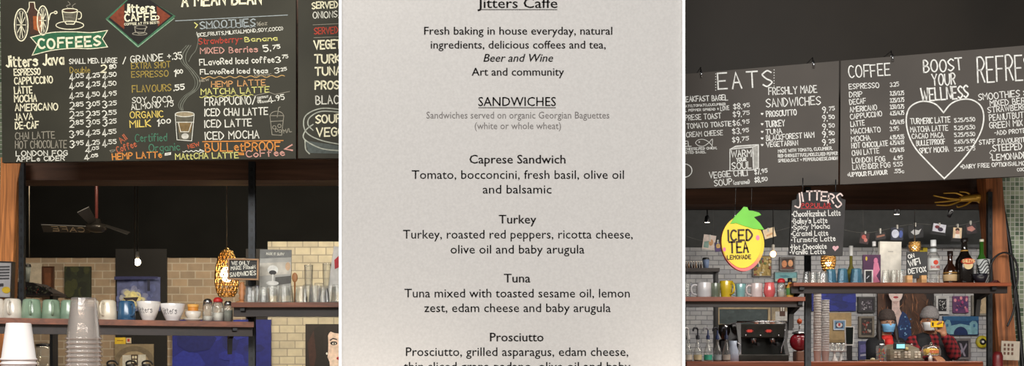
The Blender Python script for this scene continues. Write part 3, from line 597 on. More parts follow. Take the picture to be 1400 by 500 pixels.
for i, (px, w_, top, k) in enumerate(sorted(((342, 18, 392, .05), (352, 18, 391, .1), (361, 18, 393, .03), (372, 19, 391, .08), (389, 19, 389, .03), (393, 18, 391, .1), (412, 18, 392, .05), (421, 18, 389, .12), (431, 19, 391, .04), (442, 18, 393, .04), (452, 19, 391, .09), (461, 18, 389, .03), (436, 16, 387, .16)))):
    tumbler(px, w_, top, YS+k, HY-(ZB-CZ)*F/(YS+k), lab+', '+NTH[i], gg)
for px, top in ((422, 362), (447, 360)): tumbler(px, 12, top, YS+.2, HY-(ZB-CZ)*F/(YS+.2), ['tall thin clear glass at the back of the higher left shelf, left one', 'tall thin clear glass at the back of the higher left shelf, beside the red card'][px > 430], 'tall glasses at the back', True)
t = thing('wooden_spoon', 'wooden spoon standing upright right of the black and white poster', 'spoon', pt(403, HY-(ZB-CZ)*F/(YS+.14), YS+.14)); k = pxw(YS+.14)
b = MB(); b.ball((0, 0, 36*k), 4*k, M((166, 112, 66), .5), sx=1, sy=.3, sz=1.7); b.build('spoon_bowl', t, True); b = MB(); b.tube([(0, 0, 0), (0, 0, 31*k)], 1.2*k, M((166, 112, 66), .5)); b.build('handle', t, True)
picture('leaning_card', 'white card with red corner leaning at right end of higher shelf', 'card', 452, 338, 480, 400, YS+.19, (226, 222, 214), [((196, 44, 54), [(.12, .3), (.6, .02), (.6, .38), (.2, .5)])], None, 8, th=.004)
# ---- foreground stacks on the counter in front
YC = 2.9; ZC = 1.04
def cup_stack(name, label, px, r, top, n, step, h, mat, taper=.72, cat='cup', Y=YC, lip=.003, up=False, pre='', base=None):
    X = pt(px, 0, Y).x; zt_ = pt(0, top, Y).z; src = None
    for k in range(n):
        z = zt_-h-k*step
        if src is None:
            c = MB(); P = [(0, h), (r*taper-.001, h), (r*taper, h*.98), (r*.985, h*.06), (r+lip, h*.05), (r+lip, 0), (r*.97, 0), (r*.97, h*.06), (r*taper-.003, h*.95), (0, h*.95)]
            if up: P = [(q, h-v) for q, v in P]
            c.lathe(P, mat, n=28); o = src = c.build(name, None, True)
        else: o = src.copy(); COL.objects.link(o)
        o.location = (X+random.uniform(-.0006, .0006), Y, z); tag(o, label+' '+ORD[k], cat, pre)
    return z
zb = cup_stack('plastic_cup', 'clear plastic cup nested in front of the mugs,', 114.5, .0455, 407, 10, .0125, .118, PLAS, .74, pre='clear plastic cup stack')
zb2 = cup_stack('paper_cup', 'white paper cup upturned at bottom left,', 25.5, .0455, 441.5, 6, .0125, .105, M((226, 220, 216), .6, var=.02), .72, pre='white paper cup stack')
b = MB(); b.box((-1.75, 2.6, min(zb, zb2)-.06), (-.75, 3.25, min(zb, zb2)), WOODR, .01); b.box((-1.7, 2.65, 0), (-.8, 3.2, min(zb, zb2)-.06), UNDER); o = b.build('counter'); tag(o, 'wooden serving counter in front of the left shelves', 'counter')
t = thing('cup_tray', 'low round tray under the stacked cups', 'tray', Vector((pt(114.5, 0, YC).x if zb > zb2 else pt(25.5, 0, YC).x, YC, min(zb, zb2)))); lathe_part(t, 'tray', [(0, 0), (.07, 0), (.07, abs(zb-zb2)), (0, abs(zb-zb2))], UNDER)
# ---- behind: jars and handles beyond the shelf (counter in the room beyond)
b = MB(); zc = pt(0, 501, 8.6).z; b.box((-6, 8.5, 0), (-.9, 9.2, zc), M((60, 42, 32), .5, kind='wood')); o = b.build('counter'); tag(o, 'dark back counter in the room beyond the left shelves', 'counter')
for px, w_, top, lb in ((60, 24, 470, 'square glass cookie jar behind the paper cup stack'),):
    c = pt(px, 501, 8.8); t = thing('glass_jar', lb, 'jar', c); r = w_/2*pxw(8.8); h = (501-top)*pxw(8.8)
    lathe_part(t, 'jar', [(0, 0), (r, 0), (r, h*.8), (r*.85, h*.92), (r*.8, h*.92), (r*.94, h*.78), (r*.94, h*.04), (0, h*.04)], CLEAR); lathe_part(t, 'lid', [(r*.9, h*.9), (r*.9, h), (0, h*1.04)], DKM)
for i, px in enumerate((152, 178, 200)):
    c = pt(px, 501, 8.8); k = pxw(8.8); t = thing('carafe', 'black carafe handle showing over the bottom edge, %s' % ('leftmost of three', 'middle of three', 'rightmost of three')[i], 'carafe', c, 'black carafes')
    lathe_part(t, 'body', [(0, 0), (6*k, 0), (6*k, 2*k), (4*k, 4*k), (0, 4*k)], BLKM); b = MB(); b.tube(catmull([(-5*k, 0, 2*k), (-5*k, 0, 6*k), (0, 0, 8*k), (6*k, 0, 7*k), (9*k, 0, 3*k)], 4), 1.3*k, BLKM); b.build('handle', t, True)
# ---- left back wall: pictures, door, panels
YW = YB-.035
def glow_blobs():
    R = random.Random(6); out = []; ramp = [(78, 88, 140), (94, 104, 154), (124, 130, 166), (160, 162, 172), (206, 200, 160), (224, 214, 150)]
    for r0, r1, lo, hi in ((.5, 1, 0, 1), (.3, .6, 1, 2), (.2, .45, 2, 3), (.12, .34, 3, 4), (0, .24, 4, 5)):
        for _ in range(26):
            a = R.uniform(0, 6.3); r = R.uniform(r0, r1)*.62; out.append((ramp[R.choice((lo, hi))], E(.42+r*math.cos(a), .66+r*math.sin(a)*1.1, R.uniform(.05, .1), R.uniform(.05, .12), 8)))
    return out
picture('menu_print', 'white paper menu with a yellow drawing in a dark frame on the left wooden post', 'menu', -12, 357, 17, 407, 5.93, (176, 172, 172), [((70, 68, 70), [(.2, y), (.86, y-.02), (.86, y+.02), (.2, y+.04)]) for y in (.14, .22, .3, .38, .46)]+[((206, 172, 40), E(.74, .78, .2, .09)), ((60, 56, 60), [(.3, .62), (.6, .6), (.6, .68), (.3, .7)])], (1.2, (60, 52, 48)), 2)
for (x0, y0, x1, y1, c, fr, lb, nm, ly) in (
 (38, 360, 57, 388, (186, 176, 160), None, 'pale cream notice board beside the paper coffee cup', 'notice_board', []),
 (58, 364, 73, 408, (92, 54, 32), (1.5, (70, 40, 24)), 'narrow brown cupboard door on the tan brick wall', 'cupboard_door', [((110, 66, 40), [(.25, .2), (.75, .2), (.75, .85), (.25, .85)])]),
 (88, 364, 124, 407, (38, 44, 30), None, 'dark green painting on the tan brick wall', 'painting', blobs(14, [(48, 58, 36), (30, 36, 26), (58, 62, 34)], .08, .2, 3)),
 (160, 378.5, 219, 425, (88, 96, 140), None, 'blue painting with pale yellow glow and dark roof shape', 'painting',
   glow_blobs()+[((50, 42, 52), [(.2, .62), (.56, .6), (.5, .74), (.42, .68), (.26, .7)]), ((30, 34, 60), [(.76, .1), (.82, .1), (.82, .42), (.76, .42)]), ((40, 44, 90), [(0, 0), (1, 0), (1, .06), (0, .1)])]),
 (157, 461, 171.5, 470, (222, 188, 54), None, 'small yellow sign above the fireplace picture', 'sign', [((160, 120, 40), [(.2, .4), (.8, .4), (.8, .55), (.2, .55)])]),
 (172.5, 461.5, 179, 469, (210, 196, 170), None, 'small white and red sign beside the yellow one', 'sign', [((190, 60, 50), [(.25, .2), (.75, .2), (.75, .7), (.25, .7)])]),
 (157, 470, 210, 515, (140, 126, 102), None, 'picture of a stone arch around a white window', 'painting',
   [((116, 104, 86), E(.5, .5, .5, .44, 20, 180, 360)+[(1, 1), (0, 1)]), ((166, 150, 122), E(.5, .56, .38, .34, 20, 180, 360)+[(.88, 1), (.12, 1)]), ((206, 204, 196), [(.2, .34), (.8, .32), (.8, 1), (.2, 1)]), ((70, 52, 38), [(.42, .32), (.6, .32), (.6, .66), (.42, .66)]), ((230, 224, 200), [(.45, .36), (.5, .36), (.5, .44), (.45, .44)]), ((230, 224, 200), [(.52, .36), (.57, .36), (.57, .44), (.52, .44)]), ((230, 224, 200), [(.45, .48), (.5, .48), (.5, .58), (.45, .58)]), ((230, 224, 200), [(.52, .48), (.57, .48), (.57, .58), (.52, .58)])]),
 (238, 437, 372, 530, (30, 38, 124), None, 'large deep blue canvas low on the brick wall', 'painting', blobs(16, [(36, 44, 140), (26, 34, 104), (40, 50, 150)], .06, .22, 9, .1, .9)),
 (419, 443, 476, 530, (36, 28, 28), None, 'portrait painting of a pale woman with dark hair and red lips', 'painting',
   [((24, 18, 20), E(.62, .42, .56, .5)), ((60, 34, 30), [(.05, .3), (.2, .1), (.26, .5), (.14, .9)]), ((232, 208, 196), E(.78, .36, .3, .31)), ((236, 214, 202), [(.56, .5), (1, .5), (1, .9), (.62, .86)]), ((30, 22, 24), E(.82, .02, .34, .13)), ((30, 22, 24), E(.49, .32, .06, .26)), ((40, 26, 28), E(.68, .3, .085, .03)), ((240, 236, 232), E(.685, .305, .045, .016)), ((20, 14, 16), E(.69, .305, .018, .016)),
    ((36, 24, 26), [(.58, .25), (.66, .215), (.76, .235), (.76, .25), (.66, .235), (.59, .265)]), ((40, 26, 28), E(.96, .3, .05, .03)), ((36, 24, 26), [(.9, .24), (.99, .22), (1, .235), (.9, .255)]), ((190, 40, 44), E(.83, .535, .085, .028)), ((150, 26, 32), [(.75, .533), (.91, .53), (.91, .54), (.75, .543)]), ((214, 180, 168), [(.85, .36), (.87, .44), (.84, .45)]), ((226, 226, 226), E(.515, .46, .02, .02))])):
    picture(nm, lb, {'notice_board': 'board', 'cupboard_door': 'cupboard', 'painting': 'painting', 'sign': 'sign'}[nm], x0, y0, x1, y1, YW, c, ly, fr)
b = MB(); px_box(b, 158, 340, 228, 560, YW+.012, YW+.03, M((16, 14, 14), .7)); struct(b, 'wall_back_left_dark')
b = MB(); px_box(b, 336, 340, 365, 560, YW-.02, YW+.02, M((26, 22, 22), .6)); struct(b, 'trim_6')
b = MB(); px_box(b, 366, 330, 500, 560, YW-.005, YW+.03, brick_mat('cream_brick', (236, 226, 200), (214, 204, 182), (180, 172, 156), .175, .088, .006)); struct(b, 'wall_back_left_cream')
for o in list(bpy.data.objects):
    if o.get('label', '').startswith(('portrait painting of a pale', 'large deep blue')): o.location.y -= .06
# shelf of bits with paper coffee cup
Y = 8.3; t = thing('display_ledge', 'dark sloping ledge of small bits under the paper coffee cup', 'ledge', pt(46, 400, Y))
b = MB(); b.prism([pt(24, 385, Y), pt(45, 386, Y), pt(72, 400, Y), pt(72, 404, Y), pt(24, 404, Y)], .25, M((40, 32, 30), .6)); b.build('ledge_body', t)
b = MB(); px_box(b, 22, 404, 26, 560, Y+.05, Y+.15, BLKM); px_box(b, 68, 404, 72, 560, Y+.05, Y+.15, BLKM); b.build('support', t)
c = pt(34.5, 385.3, Y+.1); k = pxw(Y+.1); t = thing('paper_coffee_cup', 'grey paper coffee cup with a black lid on the dark ledge', 'cup', c)
lathe_part(t, 'cup', [(0, 0), (5.5*k, 0), (7.2*k, 21*k), (0, 21*k)], M((124, 130, 126), .6)); lathe_part(t, 'lid', [(7.6*k, 20.5*k), (7.6*k, 22*k), (6.8*k, 24.5*k), (0, 24.5*k)], BLKM)
R = random.Random(4)
t = thing('flower_pots', 'small dark plants and red bits along the dark ledge', 'plants', pt(50, 404, Y-.1)); b = MB()
b.box((pt(26, 0, Y-.1).x, Y-.12, pt(0, 404, Y-.1).z), (pt(71, 0, Y-.1).x, Y-.03, pt(0, 402, Y-.1).z), M((44, 34, 30), .6)); b.build('tray', t)
b = MB()
for i in range(60):
    x = R.uniform(27, 70); y = R.uniform(390+(x-27)*.12, 402); p = pt(x, y, Y-.08+R.uniform(-.02, .02)); a = R.uniform(0, 6.28); l = R.uniform(.012, .03)
    d = Vector((math.cos(a), R.uniform(-.4, .4), abs(math.sin(a)))).normalized()*l; n_ = Vector((d.z, 0, -d.x))*.3
    i0 = b.add([p, p+d*.5+n_, p+d, p+d*.5-n_]); b.face((i0, i0+1, i0+2, i0+3), M(R.choice([(60, 66, 40), (44, 40, 38), (90, 88, 70), (150, 40, 36), (50, 60, 46)]), .6))
o = b.build('leaves', t); o['kind'] = 'stuff'
# ---- hanging things in the room beyond
def cord(b, x, y0, y1, Y, r, mat, ztop=None): p = pt(x, y1, Y); z = ztop if ztop else pt(x, y0, Y).z; b.tube([(p.x, Y, p.z), (p.x, Y, z)], r, mat, 6)
Y = 8.0; c = pt(310, 405, Y); k = pxw(Y); t = thing('pendant_lamp', 'gold openwork pendant lamp glowing behind the fresh sandwiches sign', 'lamp', Vector((c.x, Y, c.z)))
b = MB(); cord(b, 310, 0, 343, Y, .004, M((150, 140, 126), .5), 3.62); b.build('cord', t)
GOLD = M((196, 158, 96), .3, .8, var=.2)
prof = [(4, 63), (8, 61), (11, 54), (13.5, 44), (15.5, 30), (15.5, 18), (13, 6), (10, 0)]
R = random.Random(5)
def shade_pt(a, v):
    v = max(0, min(.999, v))*(len(prof)-1); i = int(v); f = v-i; r = prof[i][0]*(1-f)+prof[i+1][0]*f; z = prof[i][1]*(1-f)+prof[i+1][1]*f
    return Vector((r*k*math.cos(a), r*k*math.sin(a), z*k))
b = MB()
for i in range(11):
    for j in range(14):
        a = 2*math.pi*(j+.5*(i % 2))/14; v = (i+.5)/11; P = [shade_pt(a+.21*math.cos(q*1.0472), v+.05*math.sin(q*1.0472)) for q in range(6)]
        b.tube(P, .0045, GOLD, 5, closed=True)
b.build('openwork_shade', t, True)
b = MB(); b.ball((0, 0, 30*k), 8*k, M((255, 220, 165), .5, emit=26.), sz=1.3); b.build('bulb', t, True)
b = MB(); b.lathe([(0, 67*k), (3*k, 66*k), (4.5*k, 62*k), (0, 62*k)], GOLD); b.build('cap', t, True)
def plamp(px, y, Y, e, col, label, ztop=3.62, size=1.0, warm=False):
    c = pt(px, y, Y); k = pxw(Y)*size; t = thing('pendant_bulb', label, 'lamp', c)
    b = MB(); b.ball((0, 0, 0), 4.5*k, M((255, 236, 196), .5, emit=e) if not warm else M((255, 186, 120), .5, emit=e*.3), sz=1.1); b.build('bulb', t, True)
    b = MB(); b.lathe([(2*k, 4*k), (2.6*k, 5*k), (2.2*k, 14*k), (0, 15*k)], M((196, 190, 180), .5)); b.build('socket', t, True)
    b = MB(); b.tube([(0, 0, 14*k), (0, 0, ztop-c.z)], .004, BLKM, 6); b.build('cord', t, True)
plamp(188, 358, 7.6, 14, 0, 'bare glowing bulb hanging on a black cord above the blue painting')
def wire(px, y0, y1, Y, label, r=.0035, ztop=3.62, c=(120, 112, 98)):
    b = MB(); cord(b, px, 0, y1, Y, r, M(c, .5), ztop); o = b.build('hanging_wire'); tag(o, label, 'wire')
wire(40, 0, 352, 9.0, 'thin pale vertical wire hanging near the left shelf standard')
wire(184, 0, 365, 7.4, 'black looped cord hanging beside the glowing bulb', .004, c=(60, 54, 48))
# ceiling fan
Y = 10.6; c = pt(132, 308, Y); t = thing('ceiling_fan', 'dark ceiling fan with a red rod and lettered blade', 'ceiling fan', c); k = pxw(Y)
b = MB(); b.tube([(0, 0, 0), (0, 0, 3.62-c.z)], .016, M((92, 44, 40), .4)); b.build('rod', t, True)
lathe_part(t, 'motor', [(0, 10*k), (5*k, 9*k), (6*k, 3*k), (14*k, 1*k), (14*k, -5*k), (8*k, -9*k), (0, -10*k)], M((60, 56, 52), .3, .6))
BLD = M((44, 42, 40), .45, var=.1)
def blade(p, q, w0, w1, nm='blade'):
    p, q = Vector(p), Vector(q); d = (q-p).normalized(); s = Vector((-d.y, d.x, 0)).normalized()+Vector((0, 0, .55)); s.normalize(); b = MB()
    b.prism([p+s*w0, q+s*w1, q-s*w1, p-s*w0], .008, BLD, None, (0, 0, 1)); return b.build(nm, t, True), (p, q, s)
blade((10*k, 0, 0), (46*k, -.05, -12*k), .018, .03); blade((0, -.1, 2*k), (12*k, -.55, 10*k), .04, .06)
o, (p, q, s) = blade((-10*k, 0, -6*k), (-68*k, -.1, -6*k), .055, .062)
b = MB()
def FB(x, y, off): return p+(q-p)*x+s*y+Vector((0, -.012, 0))
g = MB(); tot = 0
text(b, 'CAFE', .1, -.035, .78, -.035, -.075, .012, M((170, 150, 124), .6), lambda x, y, off: p+(q-p)*x+s*(y)+Vector((0, -.008, -.002)))
b.build('lettering', o, True)
# ================================================================ RIGHT: menu boards
PR = Plane(936, 5.72, 1400, 5.26); W2 = chalk((236, 234, 228)); BRD2 = M((78, 72, 66), .55, var=.12, scale=1.6, spec=.22)
b1 = board('chalk_menu_board', 'grey chalkboard headed EATS with sandwich and soup prices', [(920, 102.5), (1147, 83.2), (1146, 252), (920, 258)], PR, mat=BRD2)
b2 = board('chalk_menu_board', 'grey chalkboard with a big white heart between coffee list and refreshers', [(1149.5, 83), (1445, 58.5), (1445, 238.5), (1148.5, 252)], PR, mat=BRD2)
block(b1, 'heading', PR, [('EATS', 982, 122.5, 1056, 118, 21.5, 2, W2)], sp=3)
block(b1, 'bagel_and_toast_lettering', PR, [('BREAKFAST BAGEL', 929, 139.5, 995, 136.5, 7, 1.2, W2), ('(TOMATO,TOMATO,CUCUMBER', 926, 147, 992, 143.5, 3, .7, W2), ('BELL PEPPER SPREAD', 928, 153, 978, 150.5, 3, .7, W2), ('+ LOVE', 981, 151.5, 997, 150, 5.5, .9, W2),
 ('CAPRESE TOAST', 928, 165, 986, 161.5, 7, 1.1, W2), ('AND TOMATO TOASTIE', 923, 176.5, 1000, 172, 6.5, 1.1, W2), ('LOX + CREAM CHEESE', 916, 188.5, 988, 184.5, 6.5, 1, W2), ('BAGEL', 920, 201, 945, 199.5, 7, 1.1, W2), ('CREAM CHEESE,RED ONION,', 920, 206, 980, 203.5, 3, .7, W2), ('TOASTED BAGEL', 928, 210.5, 965, 209, 3, .7, W2)])
block(b1, 'price_figures', PR, [it for k, (bg, sm, y) in enumerate((('$8.', '95', 149.5), ('$9.', '75', 160), ('$6.', '95', 172), ('$3.', '95', 183.5), ('$9.', '75', 195))) for it in ((bg, 1003-k*.4, y, 1014-k*.4, y-.5, 8, 1.1, W2), (sm, 1016-k*.4, y-3, 1025-k*.4, y-3.5, 5, .9, W2))]+
 [it for k, (sm, y) in enumerate((('75', 154.5), ('50', 166), ('50', 177.5), ('50', 188), ('25', 199))) for it in (('9.', 1124.5, y, 1131, y-.3, 8.5, 1.2, W2), (sm, 1133.5, y-3.5, 1141, y-4, 5, 1, W2))]+[('$7.', 1032, 238.5, 1040, 238, 7.5, 1.2, W2), ('95', 1041.5, 236, 1049, 235.5, 5, 1, W2), ('$8.', 1032, 249.5, 1040, 249, 7.5, 1.2, W2), ('50', 1041.5, 247.5, 1049, 247, 5, 1, W2)])
block(b1, 'sandwiches_lettering', PR, [('FRESHLY MADE', 1051, 129.5, 1117, 126.5, 9.5, 1.2, W2), ('SANDWICHES', 1048, 146.5, 1122, 142.5, 11, 1.3, W2), ('PROSCIUTTO', 1048, 159.5, 1089, 157, 7.5, 1.2, W2), ('TURKEY', 1047, 173.5, 1073, 172, 8, 1.2, W2), ('TUNA', 1047, 183.5, 1069, 182, 6.5, 1.1, W2),
 ('BLACKFOREST HAM', 1048, 192, 1113, 187.5, 7, 1.1, W2), ('VEGETARIAN', 1048, 201, 1091, 198, 6.5, 1.1, W2), ('MADE WITH TOMATO, CUCUMBER,', 1064, 208.5, 1138, 204.5, 4, .8, W2), ('RED ONION,LETTUCE,PICKLES,RED PEPPER', 1064, 215, 1145, 211.5, 4, .75, W2), ('SPREAD,SALT + PEPPER,CHEESE,ONION', 1064, 221.5, 1145, 218, 4, .75, W2)])
def heartP(cx, cy, s): return [(cx+s*1.0*math.sin(a)**3, cy-s*(13*math.cos(a)-5*math.cos(2*a)-2*math.cos(3*a)-math.cos(4*a))/16) for a in [i*2*math.pi/20 for i in range(20)]]
b = MB()
for y in (158, 172, 182.5, 191.5, 200.5): poly(b, heartP(1042, y-2.5, 1.9), W2, PR)
b.build('heart_bullets', b1)
b = MB()
for i in range(7): poly(b, ell(978.5, 101+i*3.7, .7, .7, 8), W2, PR); poly(b, ell(1058.3, 95.5+i*3.7, .7, .7, 8), W2, PR)
b.build('dotted_lines', b1)
b = MB(); CHK = chalk((172, 170, 164))
poly(b, [(1029, 201), (1037, 197.5), (1037, 229), (1030, 232)], CHK, PR, .0008); poly(b, [(998, 203.5), (1006, 199), (1037, 197.5), (1029, 201)], CHK, PR, .0008)
for P in ([(998, 204), (1029, 201), (1030, 232), (998, 233.5), (998, 204)], [(998, 204), (1006, 199.5), (1037, 197.5), (1037, 229), (1030, 232)], [(1029, 201), (1037, 197.5)]): ribbon(b, P, 1.1, W2, PR)
for s, y, h, a, c_ in (('WARM', 214.5, 9, 1000, 1027), ('YOUR', 220.5, 4.5, 1007, 1020), ('SOUL', 231, 9, 1001, 1027)): text(b, s, a, y, c_, y-1, h, 1.3, W2, PR)
b.build('soup_cube_drawing', b1)
block(b1, 'soup_lettering', PR, [('VEGGIE CHILI', 970, 243.5, 1022, 239.5, 8, 1.2, W2), ('SOUP', 977, 254, 1001, 252, 8, 1.2, W2), ('(caramel)', 1003, 252.5, 1025, 250.5, 5.5, .9, W2)])
strokes(b1, 'fish_and_ring_drawing', PR, [(catmull([(974, 200), (969, 194), (962, 190.5), (955, 191), (951, 195), (955, 199), (962, 199.5), (969, 195), (974, 190), (973.5, 200)], 4), .8, W2), (ell(956, 194, .8, .8, 8), .6, W2), (ell(936, 233, 10, 9), 1.2, W2)])
block(b2, 'headings', PR, [('COFFEE', 1161, 106.5, 1217, 103, 16, 1.6, W2), ('BOOST', 1263, 99, 1316, 95.5, 16, 1.9, W2), ('YOUR', 1275, 117, 1306, 115.5, 15, 1.8, W2), ('WELLNESS', 1260, 137.5, 1324, 133.5, 16.5, 2.1, W2), ('REFRESH', 1337, 112, 1424, 107, 34, 2, W2)])
C = [('ESPRESSO', 1202, 121.5, 119.5, '3.25'), ('DRIP', 1179, 133, 131.5, '3.25/3.75'), ('DECAF', 1184, 143, 141, '3.25/3.75'), ('AMERICANO', 1199, 153, 150, '3.50/3.75'), ('CAPPUCCINO', 1206, 163, 158.5, '4.25/4.75'), ('LATTE', 1182, 173, 171, '4.75/4.95'), ('MACCHIATO', 1204, 183, 180, '3.95'), ('MOCHA', 1190, 193.5, 191.5, '4.95/5.55'),
     ('HOT CHOCOLATE', 1214, 202.5, 199, '4.75/4.95'), ('CHAI LATTE', 1202, 212.5, 209, '4.75/4.95'), ('LONDON FOG', 1210, 223, 220, '4.95'), ('LAVENDER FOG', 1217, 232, 228.5, '5.55')]
block(b2, 'coffee_names_lettering', PR, [(n, 1161+k*.45, y0, x1, y1, 6.8, 1.05, W2) for k, (n, x1, y0, y1, p) in enumerate(C)]+[('+UPYOUR FLAVOUR', 1159, 241.5, 1213, 238, 5.5, 1.2, W2)])
block(b2, 'price_figures', PR, [(p, 1217+(k > 9)*5, y1-1 if k < 5 else y1-1, 1217+(k > 9)*5+(19 if len(p) > 5 else 12), y1-2, 5.5, .9, W2) for k, (n, x1, y0, y1, p) in enumerate(C)]+[('.55c', 1223, 236.5, 1236, 236, 5, .9, W2)]+
 [(p, 1305, y, 1333, y-1.5, 5.2, .9, W2) for p, y in (('5.25/5.50', 167), ('5.25/5.50', 177.5), ('5.25/5.50', 187), ('5.65/5.95', 196.5), ('5.25/5.75', 206.5))])
block(b2, 'wellness_lettering', PR, [('TURMERIC LATTE', 1245, 169.5, 1299, 167, 7.5, 1.1, W2), ('MATCHA LATTE', 1245, 180.5, 1296, 178, 7, 1.05, W2), ('CACAO MACA', 1247, 189.5, 1290, 187.5, 6.5, 1.05, W2), ('BULLETPROOF', 1253, 199, 1292, 196.5, 6.8, 1, W2), ('SPICY MOCHA', 1257, 209.5, 1297, 207, 7, 1.05, W2)])
strokes(b2, 'heart_drawing', PR, [(catmull([(1291, 244), (1272, 225), (1252, 203), (1242, 183), (1239, 163), (1243, 148), (1254, 140), (1267, 138.5), (1280, 143), (1290, 154)], 5), 1.9, W2), (catmull([(1290, 154), (1300, 142), (1314, 136), (1329, 136.5), (1341, 145), (1345, 160), (1341, 180), (1328, 203), (1310, 225), (1291, 244)], 5), 1.9, W2)])
block(b2, 'refreshers_lettering', PR, [('SMOOTHIES :', 1338, 137, 1400, 131, 8.5, 1.15, W2), ('MIXED BERRY', 1354, 145, 1414, 140, 7.5, 1.1, W2), ('STRAWBERRY', 1351, 154, 1409, 149, 7.5, 1.1, W2), ('PEANUTBUTTER', 1353, 165, 1415, 159.5, 8, 1.1, W2), ('GREEN MIX', 1353, 175.5, 1398, 171.5, 8, 1.1, W2), ('-ADD PROTEIN', 1360, 184.5, 1408, 180.5, 5.5, 1, W2),
 ('STAFF FAVOURITE', 1339, 197.5, 1403, 193.5, 6, 1.05, W2), ('STEEPED ICED', 1358, 207, 1420, 202, 8.5, 1.3, W2), ('LEMONADE', 1357, 219, 1404, 216, 8, 1.25, W2), ('+DAIRY FREE OPTIONS:ALMOND', 1313, 230.5, 1410, 225, 5.3, .95, W2), ('COCO', 1391, 234, 1404, 233, 4, .8, W2)])
strokes(b2, 'bracket_stroke', PR, [(catmull([(1356, 205), (1353, 209), (1357, 212), (1354, 216)], 4), .8, W2)])
for x, y, lb in ((958, 99.5, 'small steel hook at the top left of the EATS chalkboard'), (1111, 86.5, 'small steel hook near the right end of the EATS chalkboard'), (1218.5, 77.5, 'small steel hook above the coffee list chalkboard')):
    p = PR(x, y, -.008); b = MB(); b.tube([(p.x, p.y+.004, p.z-.02), (p.x, p.y, p.z+.03), (p.x, 5.96, p.z+.035)], .003, STEEL, 6); b.tube([(p.x, p.y-.024, p.z-.03), (p.x, p.y-.02, p.z+.003), (p.x, p.y-.01, p.z+.012)], .004, STEEL, 6); o = b.build('hook'); tag(o, lb, 'hook')
# jitters popular sign
PJ = lambda x, y, off=0: pt(x, y, 5.46)+Vector((0, -off, 0))
jt = thing('popular_drinks_sign', 'hanging chalk sign of popular drinks with red underline heading and pink heart', 'sign', PJ(1118, 349))
b = MB(); b.prism([PJ(*q) for q in ((1083, 274), (1089, 272), (1090, 265), (1104, 262), (1149, 263), (1150, 271), (1156, 273), (1152, 349.5), (1079, 348))], .018, M((48, 45, 44), .6, var=.12), EDGE); b.build('panel', jt)
b = MB(); poly(b, [(1088, 283), (1090, 265), (1104, 262), (1149, 263), (1151, 284)], M((24, 22, 22), .6), PJ, .0008); b.build('dark_header', jt)
b = MB(); ch = chalk((226, 206, 200))
for i, (c_, x, y) in enumerate(zip('JITTERS', (1087, 1098, 1103, 1113, 1122.5, 1132, 1142), (284, 275, 273.5, 273, 274, 277, 283))): text(b, c_, x, y, x+(7.5 if c_ != 'I' else 2), y+(-.6+i*.25), 12 if 0 < i < 6 else 19, 2, ch, PJ, .002, jit=0)
b.build('heading', jt)
block(jt, 'red_lettering', PJ, [('POPULAR', 1096, 283.5, 1135, 283, 5.5, 1.2, chalk((190, 60, 60)))], sp=3); strokes(jt, 'red_rule', PJ, [([(1095, 285), (1137, 284.5)], .7, chalk((190, 60, 60)))])
block(jt, 'drinks_lettering', PJ, [('*ChocoHazelnut Latte', 1083, 296, 1149, 294.5, 7.5, 1, W2), ('*Bailey\'s Latte', 1083, 305.5, 1131, 304, 6.6, .95, W2), ('*Spicy Mocha', 1083, 314, 1134, 312, 6.6, .95, W2), ('*Caramel Latte', 1082, 322.5, 1132, 321.5, 6.6, .95, W2), ('*Turmeric Latte', 1082, 331, 1142, 329, 6.6, .95, W2), ('*Hot Chocolate', 1081, 341, 1130, 339.5, 6.6, .95, W2), ('*Vanilla Latte', 1080, 347.5, 1128, 346.5, 5.8, .95, W2)])
b = MB(); poly(b, [(x+(340-y)*.15, y) for x, y in heartP(1142, 339, 4.3)], chalk((216, 170, 176)), PJ); b.build('pink_heart', jt)
for x in (1098, 1143):
    b = MB(); p = PJ(x, 263); q = PR(x, 250, -.006); b.tube([(p.x, p.y+.009, p.z-.01), (p.x, p.y+.005, q.z+.01)], .003, BLKM, 6); b.build('hanging_wire', jt)
# iced tea sign
YI = 5.42; it_ = thing('fruit_sign', 'yellow fruit shaped sign reading iced tea lemonade with green leaves', 'sign', pt(1015, 370, YI))
FR = lambda x, y, off=0: pt(x, y, YI)+Vector((0, -off, 0))
def fruit_mat():
    m = M((244, 206, 44), .5, var=.06, scale=8); m = m.copy(); m.name = 'fruit_yellow_pink'; nt = m.node_tree; N = nt.nodes; L = nt.links; tc = N.new('ShaderNodeTexCoord'); sp = N.new('ShaderNodeSeparateXYZ'); L.new(tc.outputs['Object'], sp.inputs[0])
    mr = N.new('ShaderNodeMapRange'); mr.inputs[1].default_value = .035; mr.inputs[2].default_value = .10; mr.inputs[3].default_value = 1; mr.inputs[4].default_value = 0; L.new(sp.outputs[2], mr.inputs[0])
    mx = N.new('ShaderNodeMix'); mx.data_type = 'RGBA'; L.new(mr.outputs[0], mx.inputs[0]); b_ = N['Principled BSDF']; L.new(b_.inputs['Base Color'].links[0].from_socket, mx.inputs[6]); mx.inputs[7].default_value = [s2l(v) for v in (232, 120, 116)]+[1]; L.new(mx.outputs[2], b_.inputs['Base Color']); return m
FRM = fruit_mat()
def egg(cx, cy, s=1.0): return [(cx+(28.5+1.5*math.cos(2*a))*s*math.cos(a)*.98+1.5*math.sin(a), cy+38.5*s*math.sin(a)*(1 if math.sin(a) > 0 else .97)) for a in [i*2*math.pi/40 for i in range(40)]]
b = MB(); b.prism([FR(*p) for p in egg(1015.5, 332)], .03, FRM, M((206, 60, 84), .5)); b.build('fruit_panel', it_)
